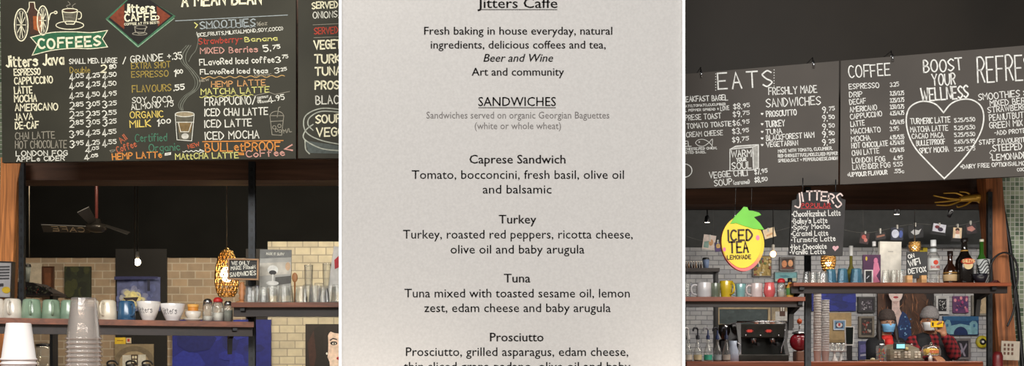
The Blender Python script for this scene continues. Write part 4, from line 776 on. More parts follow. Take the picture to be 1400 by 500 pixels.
b = MB(); b.prism([FR(x, y, .006) for x, y in egg(1013.5, 330.5, .93)], .006, M((246, 216, 56), .5, var=.05, scale=8)); poly(b, ell(1035.5, 325, 2.6, 3.6, 14), M((236, 130, 160), .6), FR, .0075); poly(b, ell(990, 341, 2.2, 3, 14), M((236, 130, 160), .6), FR, .0075); b.build('yellow_face', it_)
b = MB(); GRN = M((112, 206, 52), .45, var=.06)
b.prism([FR(x, y, .012) for x, y in [(998, 306), (1004, 296), (1013, 287), (1016, 283), (1021, 283.5), (1023, 288), (1029, 288.5), (1037, 291), (1040, 294), (1030, 297), (1038, 305), (1044, 314), (1030, 313), (1014, 308), (1006, 305)]], .02, GRN); b.build('leaf_crown', it_)
b = MB(); LT = M((62, 40, 20), .6)
for s, a, y, a2, h in (('ICED', 995.5, 329, 1028, 14), ('TEA', 997, 345.5, 1022.5, 14.5), ('LEMONADE', 994, 354.5, 1026, 5.2)): text(b, s, a, y, a2, y-.8, h, 2.4 if h > 8 else 1.1, LT, FR, .0085, jit=0, sp=2.4)
b.build('lettering', it_)
for x in (1006, 1028):
    b = MB(); p = FR(x, 296); q = PR(x, 257, .03); b.tube([(p.x, p.y+.02, p.z), q], .0015, STEEL, 5); b.build('hanging_wire', it_)
# ================================================================ RIGHT: shelves, post
YR = 5.47
zU = pt(0, 386, YR).z; zLo = pt(0, 405.5, YR).z
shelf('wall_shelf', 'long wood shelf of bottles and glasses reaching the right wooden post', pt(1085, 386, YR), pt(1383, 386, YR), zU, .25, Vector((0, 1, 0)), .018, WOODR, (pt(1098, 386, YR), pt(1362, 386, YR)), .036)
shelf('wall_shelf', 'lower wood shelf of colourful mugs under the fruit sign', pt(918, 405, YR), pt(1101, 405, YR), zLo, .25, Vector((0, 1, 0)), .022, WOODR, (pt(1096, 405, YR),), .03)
standard('shelf_standard', 'black slotted steel standard between the two right hand shelves', 1105, 8, 0, 0, 5.78, 0, pt(0, 255, 5.78).z)
standard('shelf_standard', 'black slotted steel standard beside the right wooden post', 1354, 6, 0, 0, 5.78, 0, pt(0, 262, 5.78).z)
def bU(k): return HY-(zU-CZ)*F/(YR+k)
def bL(k): return HY-(zLo-CZ)*F/(YR+k)
gm = 'colourful mugs on the lower right shelf'
for px, w_, top, col_, hg, st, lb in ((962.5, 20, 386, (216, 212, 212), 180, 'straight', 'white mug with its handle to the left, leftmost on the lower right shelf'), (978, 15, 387, (108, 116, 98), None, 'taper', 'grey green mug between white and yellow mugs'), (993, 18, 384, (206, 176, 40), 60, 'taper', 'bright yellow mug on the lower right shelf'),
   (1012.5, 14.5, 388, (128, 172, 170), 190, 'taper', 'pale teal mug on the lower right shelf'), (1034.5, 16, 387, (208, 190, 186), 180, 'straight', 'pinkish white mug with handle left beside the pink tumbler')):
    mug(px, w_, top, bL(.1), YR+.1, col_, lb, gm, style=st, hang=hg)
mug(1052, 16, 386, bL(.09), YR+.09, (210, 96, 96), 'pink and red patterned tumbler on the lower right shelf', gm, style='belly')
tumbler(939, 13, 385, YR+.1, bL(.1), 'clear glass beside the white post on the lower right shelf', 'clear glass', True)
shaker(1068, 12, 380, YR+.1, bL(.1), 'clear glass jar with bright red lid on the lower right shelf', M((204, 36, 44), .4), .4, (190, 184, 170), lidh=.22)
def bottle(px, w_, top, Y, base, label, mat, prof, bands=(), cap=None, caph=.0, group=None, parts=()):
    c = pt(px, base, Y); r = w_/2*pxw(Y); h = (base-top)*pxw(Y); t = thing('bottle', label, 'bottle', c, group)
    lathe_part(t, 'glass_body', [(0, 0)]+[(a*r, z*h) for a, z in prof]+[(0, prof[-1][1]*h)], mat, 22)
    for nm, z0, z1, rr, col_ in bands:
        lathe_part(t, nm, [(rr*r, z0*h), (rr*r*1.015, z0*h+.0004), (rr*r*1.015, z1*h-.0004), (rr*r, z1*h)], M(col_, .55), 22)
    if cap: lathe_part(t, 'cap', [(cap[0]*r, prof[-1][1]*h-.001), (cap[0]*r, h), (0, h)], M(cap[1], .4), 16)
    return t, c, r, h
bottle(1080, 10, 380, YR+.1, bL(.1), 'small orange sauce bottle with dark cap at the end of the lower shelf', M((206, 150, 60), .4), [(.95, 0), (1, .05), (1, .55), (.5, .72), (.5, .8)], [('label_band', .15, .5, 1.01, (90, 140, 70))], (.62, (30, 30, 36)))
# upper right shelf
for i, (px, k) in enumerate(((1103, .1), (1112, .05), (1121, .12), (1127, .04))): tumbler(px, 12, 371, YR+k, bU(k), 'clear upturned glass left of the blue glasses on upper right shelf, '+NTH[i], 'clear glasses left of the blue ones')
for i, (px, w_, top) in enumerate(((1136, 16, 368), (1152, 16, 367), (1171, 18, 367))): tumbler(px, w_, top, YR+.07, bU(.07), 'upturned turquoise blue glass, '+('leftmost of three', 'middle of three', 'rightmost of three')[i], 'blue glasses on the upper right shelf', g=BLUG)
for i, (px, k) in enumerate(((1211, .05), (1222, .09), (1233, .05))): tumbler(px, 12, 369, YR+k, bU(k), 'clear tumbler before the white book, '+('leftmost', 'middle one', 'rightmost')[i], 'clear glasses in front of the white book')
bottle(1163.5, 16, 336, YR+.17, bU(.17), 'round olive oil cruet with white swirled stopper behind blue glasses', M((120, 112, 52), .2, coat=.5), [(.7, 0), (1, .1), (1, .22), (.6, .38), (.28, .5), (.24, .75)], (), (.34, (214, 210, 204)))
bottle(1195, 9, 330, YR+.2, bU(.2), 'slim clear bottle with white cap between pink picture and white book', CLEAR, [(1, 0), (1, .7), (.45, .8), (.45, .9)], (), (.55, (228, 224, 220)))
picture('pink_picture', 'small picture of a pink seated figure on purple ground', 'picture', 1180, 348, 1204, bU(.16), YR+.16, (88, 50, 82), [((222, 126, 158), E(.72, .2, .12, .1)), ((224, 130, 160), [(.6, .28), (.85, .26), (.95, .5), (.75, .7), (.95, .9), (.3, .95), (.25, .8), (.55, .6)]), ((206, 176, 70), E(.18, .13, .06, .07))], None, 0, th=.012)
picture('phone_card', 'small black card with white border standing before the pink picture', 'card', 1181, 369, 1192.5, bU(.06), YR+.06, (24, 24, 28), [((190, 190, 196), [(.3, .6), (.6, .4), (.65, .45), (.35, .66)])], (1.2, (214, 210, 206)), 0, th=.006)
t, Q, cv = picture('white_book', 'white hardcover book standing upright on the upper right shelf', 'book', 1202.5, 330, 1232, bU(.17), YR+.17, (236, 228, 212), [((190, 182, 170), [(.38, .22), (.62, .22), (.62, .24), (.38, .24)])], None, 1, th=.03)
slate('chalk_sign', 'small chalkboard on wooden feet reading on wifi detox', 'sign', 1240, 344, 1268, 380, YR+.05, [('ON', 1242, 353, 1250, 351.5, 5, 1, W2), ('WIFI', 1243, 364, 1258, 360.5, 8, 1.3, W2), ('DETOX', 1242, 374, 1266, 371, 6.5, 1.2, W2)], None, 0, (58, 58, 58))
for o in bpy.data.objects:
    if o.get('label', '').startswith('small chalkboard on wooden'):
        b = MB()
        for x in (1240.5, 1260): px_box(b, x, 376, x+7, bU(.05), YR+.02, YR+.09, M((206, 158, 104), .5, kind='wood'))
        b.build('wooden_feet', o)
t, c, r, h = bottle(1276, 17, 328, YR+.1, bU(.1), 'clear bottle with white cap, red disc label and silver neck', CLEAR, [(.95, 0), (1, .04), (1, .55), (.9, .64), (.42, .76), (.36, .84), (.36, .86)], [('label_band', .3, .58, 1.01, (206, 208, 204)), ('neck_band', .72, .8, .52, (196, 200, 200))], (.45, (232, 232, 230)))
def disc_on(t, c, r, h, z, s, col_, nm='label_disc', dx=0, sx=1):
    b = MB(); b.prism([Vector((c.x+dx+s*sx*math.cos(a), c.y-r*1.04, c.z+z*h+s*math.sin(a))) for a in [i*2*math.pi/20 for i in range(20)]], r*.3, M(col_, .5)); b.build(nm, t)
disc_on(t, c, r, h, .48, r*.38, (206, 66, 40))
b = MB(); text(b, 'BACARDI', -r*.72, c.z+.35*h, r*.72, c.z+.35*h, -.055*h, .0022, M((196, 60, 48), .6), lambda x, y, o: Vector((c.x+r*1.04*math.sin(x/r), c.y-r*1.04*math.cos(x/r)-.0008, y)), jit=0); b.build('label_lettering', t)
DBR = M((44, 22, 12), .12, coat=.6)
t, c, r, h = bottle(1299, 18, 343, YR+.09, bU(.09), 'short dark brown liqueur bottle with cream label', DBR, [(.95, 0), (1, .04), (1, .36), (.9, .46), (.4, .62), (.34, .8), (.38, .86)], [('label_band', .08, .28, 1.01, (206, 174, 128)), ('gold_band', .31, .35, 1.01, (150, 110, 50))], (.42, (30, 18, 14)))
t, c, r, h = bottle(1318.5, 24, 325.5, YR+.08, bU(.08), 'large black cream liqueur bottle with red lettered oval label', M((20, 15, 13), .14, coat=.6), [(.95, 0), (1, .03), (1, .4), (.92, .52), (.55, .64), (.36, .74), (.33, .92), (.37, .93)], [('gold_band', .71, .735, .42, (170, 130, 60))], (.4, (24, 18, 16)))
disc_on(t, c, r, h, .40, r*.52, (224, 200, 150), 'oval_label', 0, 1.0)
b = MB(); 
for ix, s in enumerate((.40,)): pass
b.prism([Vector((c.x+r*.75*math.cos(a), c.y-r*1.06, c.z+.475*h+r*.34*math.sin(a))) for a in [i*2*math.pi/20 for i in range(20)]], r*.3, M((190, 70, 40), .5)); b.build('red_label', t)
b = MB(); text(b, 'BAILEYS', c.x-r*.66, c.z+.452*h, c.x+r*.66, c.z+.452*h, -.06*h, .003, M((240, 214, 150), .6), lambda x, y, o: Vector((x, c.y-r*1.065-.0008, y)), jit=0); b.build('label_lettering', t)
bottle(1342, 14, 327, YR+.17, bU(.17), 'green wine bottle with pale top behind the striped vase', M((50, 96, 30), .12, coat=.6), [(.95, 0), (1, .03), (1, .45), (.9, .56), (.42, .68), (.38, .95)], (), (.42, (210, 204, 180)))
c = pt(1344, bU(.1), YR+.1); r = 9*pxw(YR); h = 34*pxw(YR); t = thing('striped_vase', 'black and white swirl striped tumbler in front of the green bottle', 'vase', c)
lathe_part(t, 'vase_body', [(0, 0), (r*.8, 0), (r, h), (r*.93, h), (r*.72, h*.05), (0, h*.04)], M((206, 208, 204), .35)); b = MB()
FV = lambda x, y, o: Vector(((r*(.8+.2*y/h)+.0008)*math.sin(x), -(r*(.8+.2*y/h)+.0008)*math.cos(x), y))
class _S: pass
def stripe(P, w_):
    vs = []
    for (x, y), (x2, y2) in zip(P, P[1:]+[(2*P[-1][0]-P[-2][0], 2*P[-1][1]-P[-2][1])]):
        d = Vector(((x2-x)*r, y2-y)).normalized(); vs += [FV(x-d.y*w_/r, y+d.x*w_, 0), FV(x+d.y*w_/r, y-d.x*w_, 0)]
    n = b.add(vs)
    for i in range(len(P)-1): b.face((n+2*i, n+2*i+1, n+2*i+3, n+2*i+2), M((30, 30, 32), .4))
for i in range(8): stripe([(-1.5+j*.15, max(.003, min(h*.97, h*(.02+i*.12)+.14*h*math.sin(j*.45+i*.5)))) for j in range(21)], .0026)
b.build('black_stripes', t, True)
c = pt(1340, bU(.035), YR+.035); r = 10*pxw(YR); t = thing('dark_bowl', 'small black bowl in front of the striped tumbler', 'bowl', c); lathe_part(t, 'bowl', [(0, 0), (r*.6, 0), (r, r*.9), (r*1.02, r*1.25), (r*.95, r*1.25), (r*.9, r*.9), (r*.5, r*.1), (0, r*.1)], M((28, 26, 34), .3))
c = pt(1361, bU(.06), YR+.06); k = pxw(YR); t = thing('dried_chillies', 'small heap of dark red dried chillies beside the wooden post', 'chillies', c); b = MB()
for i in range(7): a = i*.9; b.tube(catmull([(-6*k+i*k*1.2, .004*math.sin(a), 1.2*k), (-3*k+i*k, .01*math.cos(a), 2.6*k+.8*k*(i % 3)), (1*k+i*k, 0, 1.4*k)], 3), 1.1*k, M((84, 34, 32), .4), 6, .3*k)
b.build('chilli_pods', t, True)
# cable loop
b = MB(); P = catmull([(1352, 386), (1353, 368), (1360, 352), (1373, 345), (1385, 351), (1391, 366), (1391, 384), (1387, 398), (1388, 412), (1384, 430), (1377, 446)], 5); b.tube([pt(x, y, 5.75+.0*x) for x, y in P], .0055, BLKM, 6); o = b.build('power_cable'); tag(o, 'black looped cable over the right wooden post and green tiles', 'cable')
b = MB(); P = catmull([(1366, 250), (1369, 275), (1374, 300), (1380, 335), (1386, 380), (1392, 430), (1398, 500), (1404, 560)], 4); b.tube([pt(x, y, 5.9) for x, y in P], .012, BLKM, 6); o = b.build('conduit'); tag(o, 'black conduit running down the green tiles behind the wooden post', 'pipe')
t, Q, cv = picture('wall_calendar', 'white calendar sheet with rows of brown squares on the right post', 'calendar', 1369, 466, 1394, 492, 5.72, (172, 160, 144), [((92, 60, 46), [(.12+.2*i, .14+.22*j), (.23+.2*i, .14+.22*j), (.23+.2*i, .28+.22*j), (.12+.2*i, .28+.22*j)]) for i in range(3) for j in range(3)], None, 2, th=.008)
t = thing('red_canister', 'red rounded container showing below the calendar', 'container', pt(1364, 505, 5.66)); k = pxw(5.66)*.85; lathe_part(t, 'drum', [(0, 0), (6*k, 0), (8*k, 5*k), (8*k, 22*k), (6*k, 28*k), (0, 30*k)], M((104, 26, 28), .4)); b = MB(); b.box((-.03, -.03, -1.28), (.03, .03, 0), UNDER); b.build('stand', t, True)
# gold metal creature under the beam
YG2 = 5.9; t = thing('gold_sculpture', 'gold metal lizard with long twig legs hung under the brown beam', 'sculpture', pt(1322, 285, YG2)); GD = M((226, 178, 72), .35, .35, var=.1); b = MB(); GF = lambda x, y: pt(x, y, YG2)
b.tube([GF(x, y) for x, y in catmull([(1343, 270), (1334, 270), (1322, 271), (1312, 272.5)], 4)], .028, GD, 10, .014); b.ball(GF(1337, 269.5), .03, GD, sz=.7); b.build('body', t)
for P, r_ in (([(1312, 272.5), (1296, 271), (1276, 267)], .007), ([(1314, 272), (1295, 275), (1278, 276.5)], .007), ([(1316, 273), (1298, 280), (1280, 280)], .007), ([(1322, 271), (1308, 264), (1290, 264)], .006), ([(1330, 273), (1320, 280), (1310, 283), (1308, 281)], .006), ([(1336, 274), (1342, 279), (1343, 281)], .007), ([(1328, 268), (1322, 263), (1312, 262)], .006), ([(1340, 266), (1345, 264)], .006)):
    b = MB(); b.tube([GF(x, y) for x, y in catmull(P, 5)], r_, GD, 6, r_*.55); b.build('leg', t)
b = MB(); p = GF(1330, 268); b.tube([(p.x, p.y, p.z), (p.x, p.y+.2, zr0+.01)], .002, STEEL, 5); b.build('hanging_wire', t)
# ================================================================ RIGHT: the room beyond
YW2 = YB-.03
CT = pt(0, 493.5, 8.7).z                       # top of the back counter
b = MB(); x0, x1 = pt(930, 0, 8.7).x, pt(1345, 0, 8.7).x; b.box((x0+.05, 8.7, CT-.05), (x1, 9.56, CT), WOODR, .008); b.box((x0+.08, 8.78, 0), (x1-.05, 9.5, CT-.05), UNDER)
o = b.build('counter'); tag(o, 'wood topped counter with coffee machine, cups and till in front of the two people', 'counter')
def bC(Y): return HY-(CT-CZ)*F/Y
pics = [
 ('painting', 'large ultramarine blue canvas above the tan board', 1110, 396, 1170, 425, (34, 44, 132), blobs(10, [(40, 52, 150), (28, 38, 112), (48, 60, 160)], .08, .25, 2), None),
 ('notice_board', 'tan cork board with a small blue picture on it', 1133, 427, 1164, 468, (176, 148, 104), [((150, 124, 84), [(0, .9), (1, .9), (1, 1), (0, 1)])], None),
 ('framed_print', 'black framed print of grey pattern right of the blue canvas', 1173, 405.5, 1196, 427, (64, 58, 66), blobs(30, [(150, 140, 150), (110, 104, 116), (40, 36, 42), (190, 186, 190)], .02, .06, 6, .2, .8), (2.6, (26, 22, 22))),
 ('framed_print', 'grey wood framed print of dark shapes below the black framed one', 1174, 432, 1195, 461, (58, 50, 46), blobs(24, [(170, 160, 150), (110, 90, 80), (40, 34, 34), (140, 60, 50)], .03, .08, 8, .22, .78), (3, (120, 110, 96))),
 ('framed_print', 'white framed black and white group photo right of the big portrait', 1279.5, 404.5, 1297, 429, (206, 204, 204), [((30, 28, 30), [(.18, .15), (.82, .15), (.82, .85), (.18, .85)])]+blobs(26, [(220, 218, 216), (150, 148, 148)], .03, .06, 11, .24, .76, .6), (1.5, (222, 220, 218))),
 ('painting', 'unframed painting of magenta and pink blossoms', 1303, 404.5, 1324, 427.5, (108, 66, 110), blobs(34, [(206, 110, 150), (170, 70, 120), (90, 60, 110), (226, 150, 160), (70, 50, 90)], .05, .13, 12), None),
 ('framed_print', 'sepia line drawing in a grey double frame, rightmost of the top pictures', 1328.5, 403.5, 1350.5, 431, (196, 174, 140), [((120, 104, 84), E(.5, .42, .12, .08)), ((196, 174, 140), E(.5, .42, .09, .06)), ((120, 104, 84), [(.48, .5), (.52, .5), (.54, .7), (.5, .7)]), ((120, 104, 84), E(.5, .75, .1, .05)), ((196, 174, 140), E(.5, .75, .07, .035))], (2.6, (140, 134, 124))),
 ('painting', 'wide teal blue painting of an arched bridge between two towers', 1289.5, 432, 1338, 458, (26, 70, 116),
   [((44, 96, 140), [(0, 0), (1, 0), (1, .2), (.6, .26), (0, .2)]), ((20, 40, 84), [(0, .86), (1, .86), (1, 1), (0, 1)]), ((120, 166, 180), [(.04, .34), (.1, .18), (.18, .2), (.22, .4), (.24, .95), (.03, .95)]), ((120, 166, 180), [(.74, .36), (.82, .24), (.92, .26), (.97, .4), (.97, .95), (.76, .95)]), ((130, 178, 188), [(.2, .5), (.48, .4), (.78, .5), (.8, .95), (.2, .95)]), ((18, 42, 92), E(.49, .95, .2, .4, 16, 180, 360)), ((60, 110, 150), [(.08, .4), (.14, .4), (.14, .55), (.08, .55)]), ((60, 110, 150), [(.84, .42), (.9, .42), (.9, .58), (.84, .58)])], None),
 ('framed_print', 'grey framed print of a dark twisting figure below the bridge painting', 1305, 462.5, 1326.5, 491, (40, 36, 44), [((150, 140, 156), [(.3, .2), (.45, .25), (.55, .5), (.75, .2), (.8, .3), (.6, .6), (.72, .85), (.6, .85), (.48, .65), (.35, .88), (.26, .8), (.42, .5)])], (3, (124, 116, 116))),
 ('mosaic_picture', 'gold and blue patterned picture behind the fruit sign', 1029, 349, 1055, 378, (180, 150, 80), blobs(40, [(210, 180, 110), (70, 100, 110), (150, 70, 50), (220, 210, 180), (110, 120, 60)], .04, .09, 14), (1.2, (90, 76, 60))),
 ('framed_print', 'small dark frame with two orange round lamps left of the popular drinks sign', 1066, 351, 1087, 370, (60, 40, 30), [((230, 150, 100), E(.3, .5, .17, .26)), ((236, 170, 120), E(.7, .46, .16, .25)), ((120, 60, 40), [(.1, .75), (.9, .75), (.9, .85), (.1, .85)])], (2.4, (70, 60, 54))),
 ('painting', 'pale turquoise landscape picture right of the gold patterned one', 1059, 371.5, 1090, 385, (120, 176, 180), [((200, 196, 170), [(0, .7), (1, .6), (1, 1), (0, 1)]), ((80, 140, 150), [(.2, .4), (.5, .3), (.7, .5), (.4, .6)])], (.8, (110, 130, 130))),
 ('notice_board', 'dark green chalkboard with a cream frame behind the coffee machine', 980, 419, 1053, 446, (66, 78, 78), blobs(8, [(76, 88, 88), (60, 70, 70)], .05, .1, 31), (3.4, (176, 152, 110))),
 ('doll_house_picture', 'picture of a stone arch around a white window above the coffee machine', 1053, 416, 1085, 448, (150, 134, 108), [((176, 158, 128), E(.5, .6, .4, .4, 16, 180, 360)+[(.9, 1), (.1, 1)]), ((206, 202, 196), [(.22, .3), (.78, .3), (.78, 1), (.22, 1)]), ((84, 50, 34), [(.4, .08), (.64, .08), (.64, .5), (.4, .5)]), ((226, 220, 206), [(.44, .12), (.5, .12), (.5, .28), (.44, .28)]), ((226, 220, 206), [(.54, .12), (.6, .12), (.6, .28), (.54, .28)]), ((244, 226, 170), [(.3, .72), (.7, .68), (.72, .86), (.28, .86)])], (1.5, (70, 60, 54))),
]
CATS = {'painting': 'painting', 'notice_board': 'board', 'framed_print': 'framed picture', 'mosaic_picture': 'painting', 'doll_house_picture': 'painting'}
for i, (nm, lb, x0, y0, x1, y1, bg, ly, fr) in enumerate(pics): picture('arch_picture' if nm == 'doll_house_picture' else nm, lb, CATS[nm], x0, y0, x1, y1, YW2-.002*(i % 3), bg, ly, fr)
picture('small_picture', 'small blue square picture with a red figure pinned on the tan board', 'picture', 1139, 437, 1156, 451, YW2-.014, (120, 160, 196), [((60, 60, 80), [(.2, .25), (.8, .25), (.8, .8), (.2, .8)]), ((220, 216, 210), E(.5, .5, .24, .24)), ((196, 60, 60), [(.42, .3), (.6, .34), (.56, .62), (.4, .6)])], (1.4, (206, 210, 216)), 0, th=.012)
picture('lean_card', 'blue and violet picture low on the wall left of the hooded person', 'picture', 1174, 466, 1196, 492, YW2, (70, 72, 116), [((110, 104, 160), [(.1, .2), (.9, .1), (.9, .5), (.1, .6)]), ((180, 176, 190), [(.1, .7), (.9, .62), (.9, .72), (.1, .8)])], None)
# big portrait with long brown hair
HB = (86, 56, 38)
R = random.Random(21); hair = []
for i in range(210):
    right = R.random() < .75
    x = R.uniform(.38, .9) if right else R.uniform(.01, .13); y = R.uniform(0, .92); l = R.uniform(.05, .13); a = R.uniform(-1.0, 1.0); w_ = .006+.007*R.random()
    if x > .86 and y < .12: continue
    cc = R.choice([(132, 84, 54), (108, 70, 46), (72, 46, 34), (160, 106, 68), (56, 36, 28), (120, 70, 44)])
    dx, dy = math.sin(a)*l*1.6, math.cos(a)*l
    hair.append((cc, [(x, y), (x+dx*.5+w_, y+dy*.5), (x+dx, y+dy), (x+dx*.5-w_, y+dy*.5)]))
lay = [((34, 27, 27), [(.86, 0), (1, 0), (1, 1), (.93, 1), (.97, .4)]), (HB, E(.66, .28, .27, .34)), (HB, E(.7, .7, .26, .36)), (HB, E(.06, .35, .09, .5))]+hair
lay += [((216, 188, 180), [(.18, .07), (.31, .07), (.315, .17), (.35, .21), (.42, .25), (.40, .36), (.16, .36), (.12, .25), (.175, .2)]), ((230, 208, 200), E(.245, .02, .125, .088, 20)), ((194, 160, 152), [(.19, .1), (.3, .095), (.26, .125), (.21, .12)]),
  ((192, 70, 76), E(.245, .062, .045, .011)), ((118, 40, 46), [(.2, .061), (.29, .061), (.29, .065), (.2, .065)]), ((204, 170, 162), [(.235, 0), (.25, 0), (.265, .034), (.225, .034)]), ((36, 24, 24), E(.185, .006, .03, .005)), ((36, 24, 24), E(.305, .006, .03, .005)),
  ((24, 50, 100), [(.26, .36), (.31, .25), (.36, .19), (.43, .22), (.5, .3), (.55, .6), (.54, 1), (.3, 1)]), ((26, 54, 104), [(.1, .27), (.15, .25), (.22, .36), (.26, .5), (.26, 1), (.08, 1)])]
R = random.Random(33); lay += [(R.choice([(70, 124, 176), (130, 170, 206), (40, 84, 140)]), E(R.uniform(.3, .5), R.uniform(.24, .6), .014, .008, 6)) for _ in range(34)]
picture('portrait_painting', 'tall painting of a pale woman with long brown hair behind the two people', 'painting', 1200, 398, 1277, 545, YW2-.03, (54, 36, 30), lay, None)
# disc
c = pt(1343, 467, YW2-.005); k = pxw(YB); t = thing('record_disc', 'yellow disc with black hub hanging on the pale brick wall', 'wall disc', c)
RX = Matrix.Rotation(math.radians(90), 3, 'X')
b = MB(); b.lathe([(0, -.02), (8.3*k, -.02), (8.5*k, 0), (8.3*k, .012), (4.4*k, .014)], M((196, 180, 44), .4, var=.3), (0, 0, 0), 28, RX); b.build('yellow_ring', t, True)
b = MB(); b.lathe([(4.5*k, .0135), (4.4*k, .016), (1.6*k, .018), (0, .018)], BLKM, (0, 0, 0), 24, RX); b.build('black_hub', t, True)
b = MB(); b.lathe([(1.7*k, .0185), (1.2*k, .022), (0, .023)], M((220, 216, 210), .4), (0, 0, 0), 16, RX); b.build('pale_centre', t, True)
# string of photographs across the dark upper wall
YSr = 10.9; b = MB(); S = [(936, 322), (975, 330), (1050, 318), (1110, 306), (1180, 318), (1235, 308), (1262, 306), (1300, 309), (1340, 302), (1362, 300)]
SS = catmull(S, 8); b.tube([pt(x, y, YSr) for x, y in SS], .003, M((90, 88, 84), .5), 5)
for x, y in (S[1], S[4], S[8]): p = pt(x, y, YSr); b.tube([p, (p.x, p.y, 3.07)], .0015, M((90, 88, 84), .5), 4)
o = b.build('string_line'); tag(o, 'thin string with photographs pegged along the dark upper wall', 'string')
gp = 'photographs pegged along the string'
for x0, y0, x1, y1, rl, bg, ly, lb in (
 (961, 321, 978, 341, 8, (206, 190, 180), [((120, 150, 140), [(.1, .5), (.5, .4), (.5, .9), (.1, .9)]), ((190, 140, 90), E(.65, .5, .18, .22))], 'bright tilted photograph on the string left of the fruit sign'),
 (977, 331, 987, 344, -6, (70, 60, 100), [((200, 160, 90), E(.5, .4, .3, .25)), ((90, 60, 120), E(.4, .75, .3, .15))], 'small purple and orange photograph beside the fruit sign'),
 (1044, 312, 1060, 325, -16, (244, 216, 178), [((220, 170, 120), [(.2, .6), (.8, .5), (.8, .7), (.2, .8)])], 'cream card on the string right of the green leaves'),
 (1176, 318, 1188, 333, 10, (56, 34, 36), [((190, 90, 80), E(.4, .4, .25, .2)), ((200, 120, 110), E(.65, .65, .2, .18))], 'dark red photograph on the string right of the popular drinks sign'),
 (1197, 318, 1211, 327, -6, (40, 34, 34), [((150, 100, 80), [(.1, .4), (.9, .3), (.9, .55), (.1, .7)])], 'small dark wide photograph on the string over the white book'),
 (1218, 311, 1235, 328, 3, (38, 42, 60), [((206, 210, 226), E(.35, .5, .3, .34)), ((70, 90, 160), E(.8, .5, .15, .3))], 'blue and white photograph on the string over the white book'),
 (1242, 308, 1262, 325, -5, (28, 28, 30), [((190, 190, 190), [(.15, .5), (.4, .3), (.7, .42), (.9, .3), (.7, .7), (.4, .8)])], 'black photograph with a white animal shape on the string'),
 (1273, 305, 1294, 321, 9, (22, 22, 24), [((206, 206, 216), [(.1, .06), (.94, .06), (.94, .74), (.1, .74)]), ((110, 30, 40), E(.38, .34, .16, .14)), ((50, 36, 60), E(.6, .5, .18, .18))], 'tilted instant photograph with two dark red figures on the string'),
 (1301, 309, 1317, 330, 3, (24, 22, 24), [((222, 196, 160), [(.12, .1), (.86, .1), (.86, .78), (.12, .78)]), ((60, 36, 30), E(.48, .24, .18, .12)), ((206, 150, 130), E(.48, .4, .16, .14)), ((236, 226, 216), [(.3, .52), (.7, .52), (.72, .78), (.26, .78)])], 'upright instant photograph of a dark haired person on the string'),
 (1321, 306, 1335, 319, -8, (50, 40, 44), [((190, 130, 120), [(.1, .3), (.6, .2), (.9, .6), (.5, .8), (.1, .6)])], 'small pinkish photograph on the string nearest the right post')):
    t, Q, cv = picture('hanging_photograph', lb, 'photograph', x0, y0, x1, y1, YSr-.02, bg, ly, None, rl, gp, th=.004, part='print')
    xm = (x0+x1)/2; sy = [p for p in SS if p[0] >= xm][0][1]; q = Q(.5, .06); b = MB(); lo, hi = sorted((pt(0, sy, YSr).z, q.z)); b.box((q.x-.008, YSr-.024, lo-.004), (q.x+.008, YSr+.006, hi+.012), M((190, 186, 176), .5)); b.build('peg', t)
# spotlights on the ceiling beyond
def spot(px, py, Y, label, e=22):
    p = pt(px, py, Y); t = thing('ceiling_spotlight', label, 'spotlight', p); k = pxw(Y); W_ = M((206, 204, 200), .4)
    b = MB(); b.lathe([(3.8*k, -1*k), (4*k, 0), (3.2*k, 7*k), (1.5*k, 9*k), (0, 9*k)], DKM, n=16); b.build('housing', t, True)
    b = MB(); b.lathe([(3.5*k, -.6*k), (0, -1.2*k)], M((255, 244, 220), .5, emit=e), n=16); b.build('lamp_face', t, True)
    b = MB(); b.tube([(0, 0, 8*k), (0, 0, 3.06-p.z)], .006, DKM, 6); b.build('stem', t, True)
spot(967, 303, 8.6, 'spotlight glowing above the photographs left of the fruit sign'); spot(1226, 292, 8.6, 'spotlight glowing above the white book')
t = thing('ceiling_spotlight', 'unlit black spotlight under the gold sculpture', 'spotlight', pt(1297, 290, 8.6)); k = pxw(8.6)
b = MB(); b.lathe([(0, 0), (2.8*k, 0), (3*k, 8*k), (2*k, 10*k), (0, 10*k)], BLKM, (0, 0, -6*k), 14, Matrix.Rotation(.5, 3, 'Y')); b.build('housing', t, True); b = MB(); b.tube([(0, 0, 0), (0, 0, 3.06-t.location.z)], .006, DKM, 6); b.build('stem', t, True)
plamp(1057, 347, 8.4, 30, 0, 'lit bare bulb on a cord between fruit sign and popular drinks sign', 3.06, .9, True)
# patterned lamp under the popular sign and small one
def open_lamp(px, y0, y1, Y, wpx, label):
    c = pt(px, y1, Y); k = pxw(Y); t = thing('pendant_lamp', label, 'lamp', c); H = (y1-y0); b = MB(); n = 7
    for i in range(n):
        for j in range(10):
            a = 2*math.pi*(j+.5*(i % 2))/10; v = (i+.5)/n; r = wpx/2*k*(.55+.45*math.sin(math.pi*min(1, .25+v*.75))); P = []
            for q in range(6): aa = a+.3*math.cos(q*1.0472); vv = v+.07*math.sin(q*1.0472); P.append((r*math.cos(aa), r*math.sin(aa), (1-vv)*H*k))
            b.tube(P, .005, GOLD, 5, closed=True)
    b.build('openwork_shade', t, True); b = MB(); b.ball((0, 0, H*k*.5), wpx*.2*k, M((255, 226, 176), .5, emit=30.)); b.build('bulb', t, True)
    b = MB(); b.tube([(0, 0, H*k*.9), (0, 0, 3.06-c.z)], .004, BLKM, 6); b.build('cord', t, True)
open_lamp(1132.5, 348, 372, 8.0, 19, 'gold openwork pendant lamp glowing under the popular drinks sign'); open_lamp(1250.5, 331, 346, 8.2, 15, 'small gold openwork pendant lamp above the wifi detox chalkboard')
wire(1249, 0, 300, 8.25, 'fine wire hanging above the wifi detox chalkboard', .002, 3.06) if 0 else None
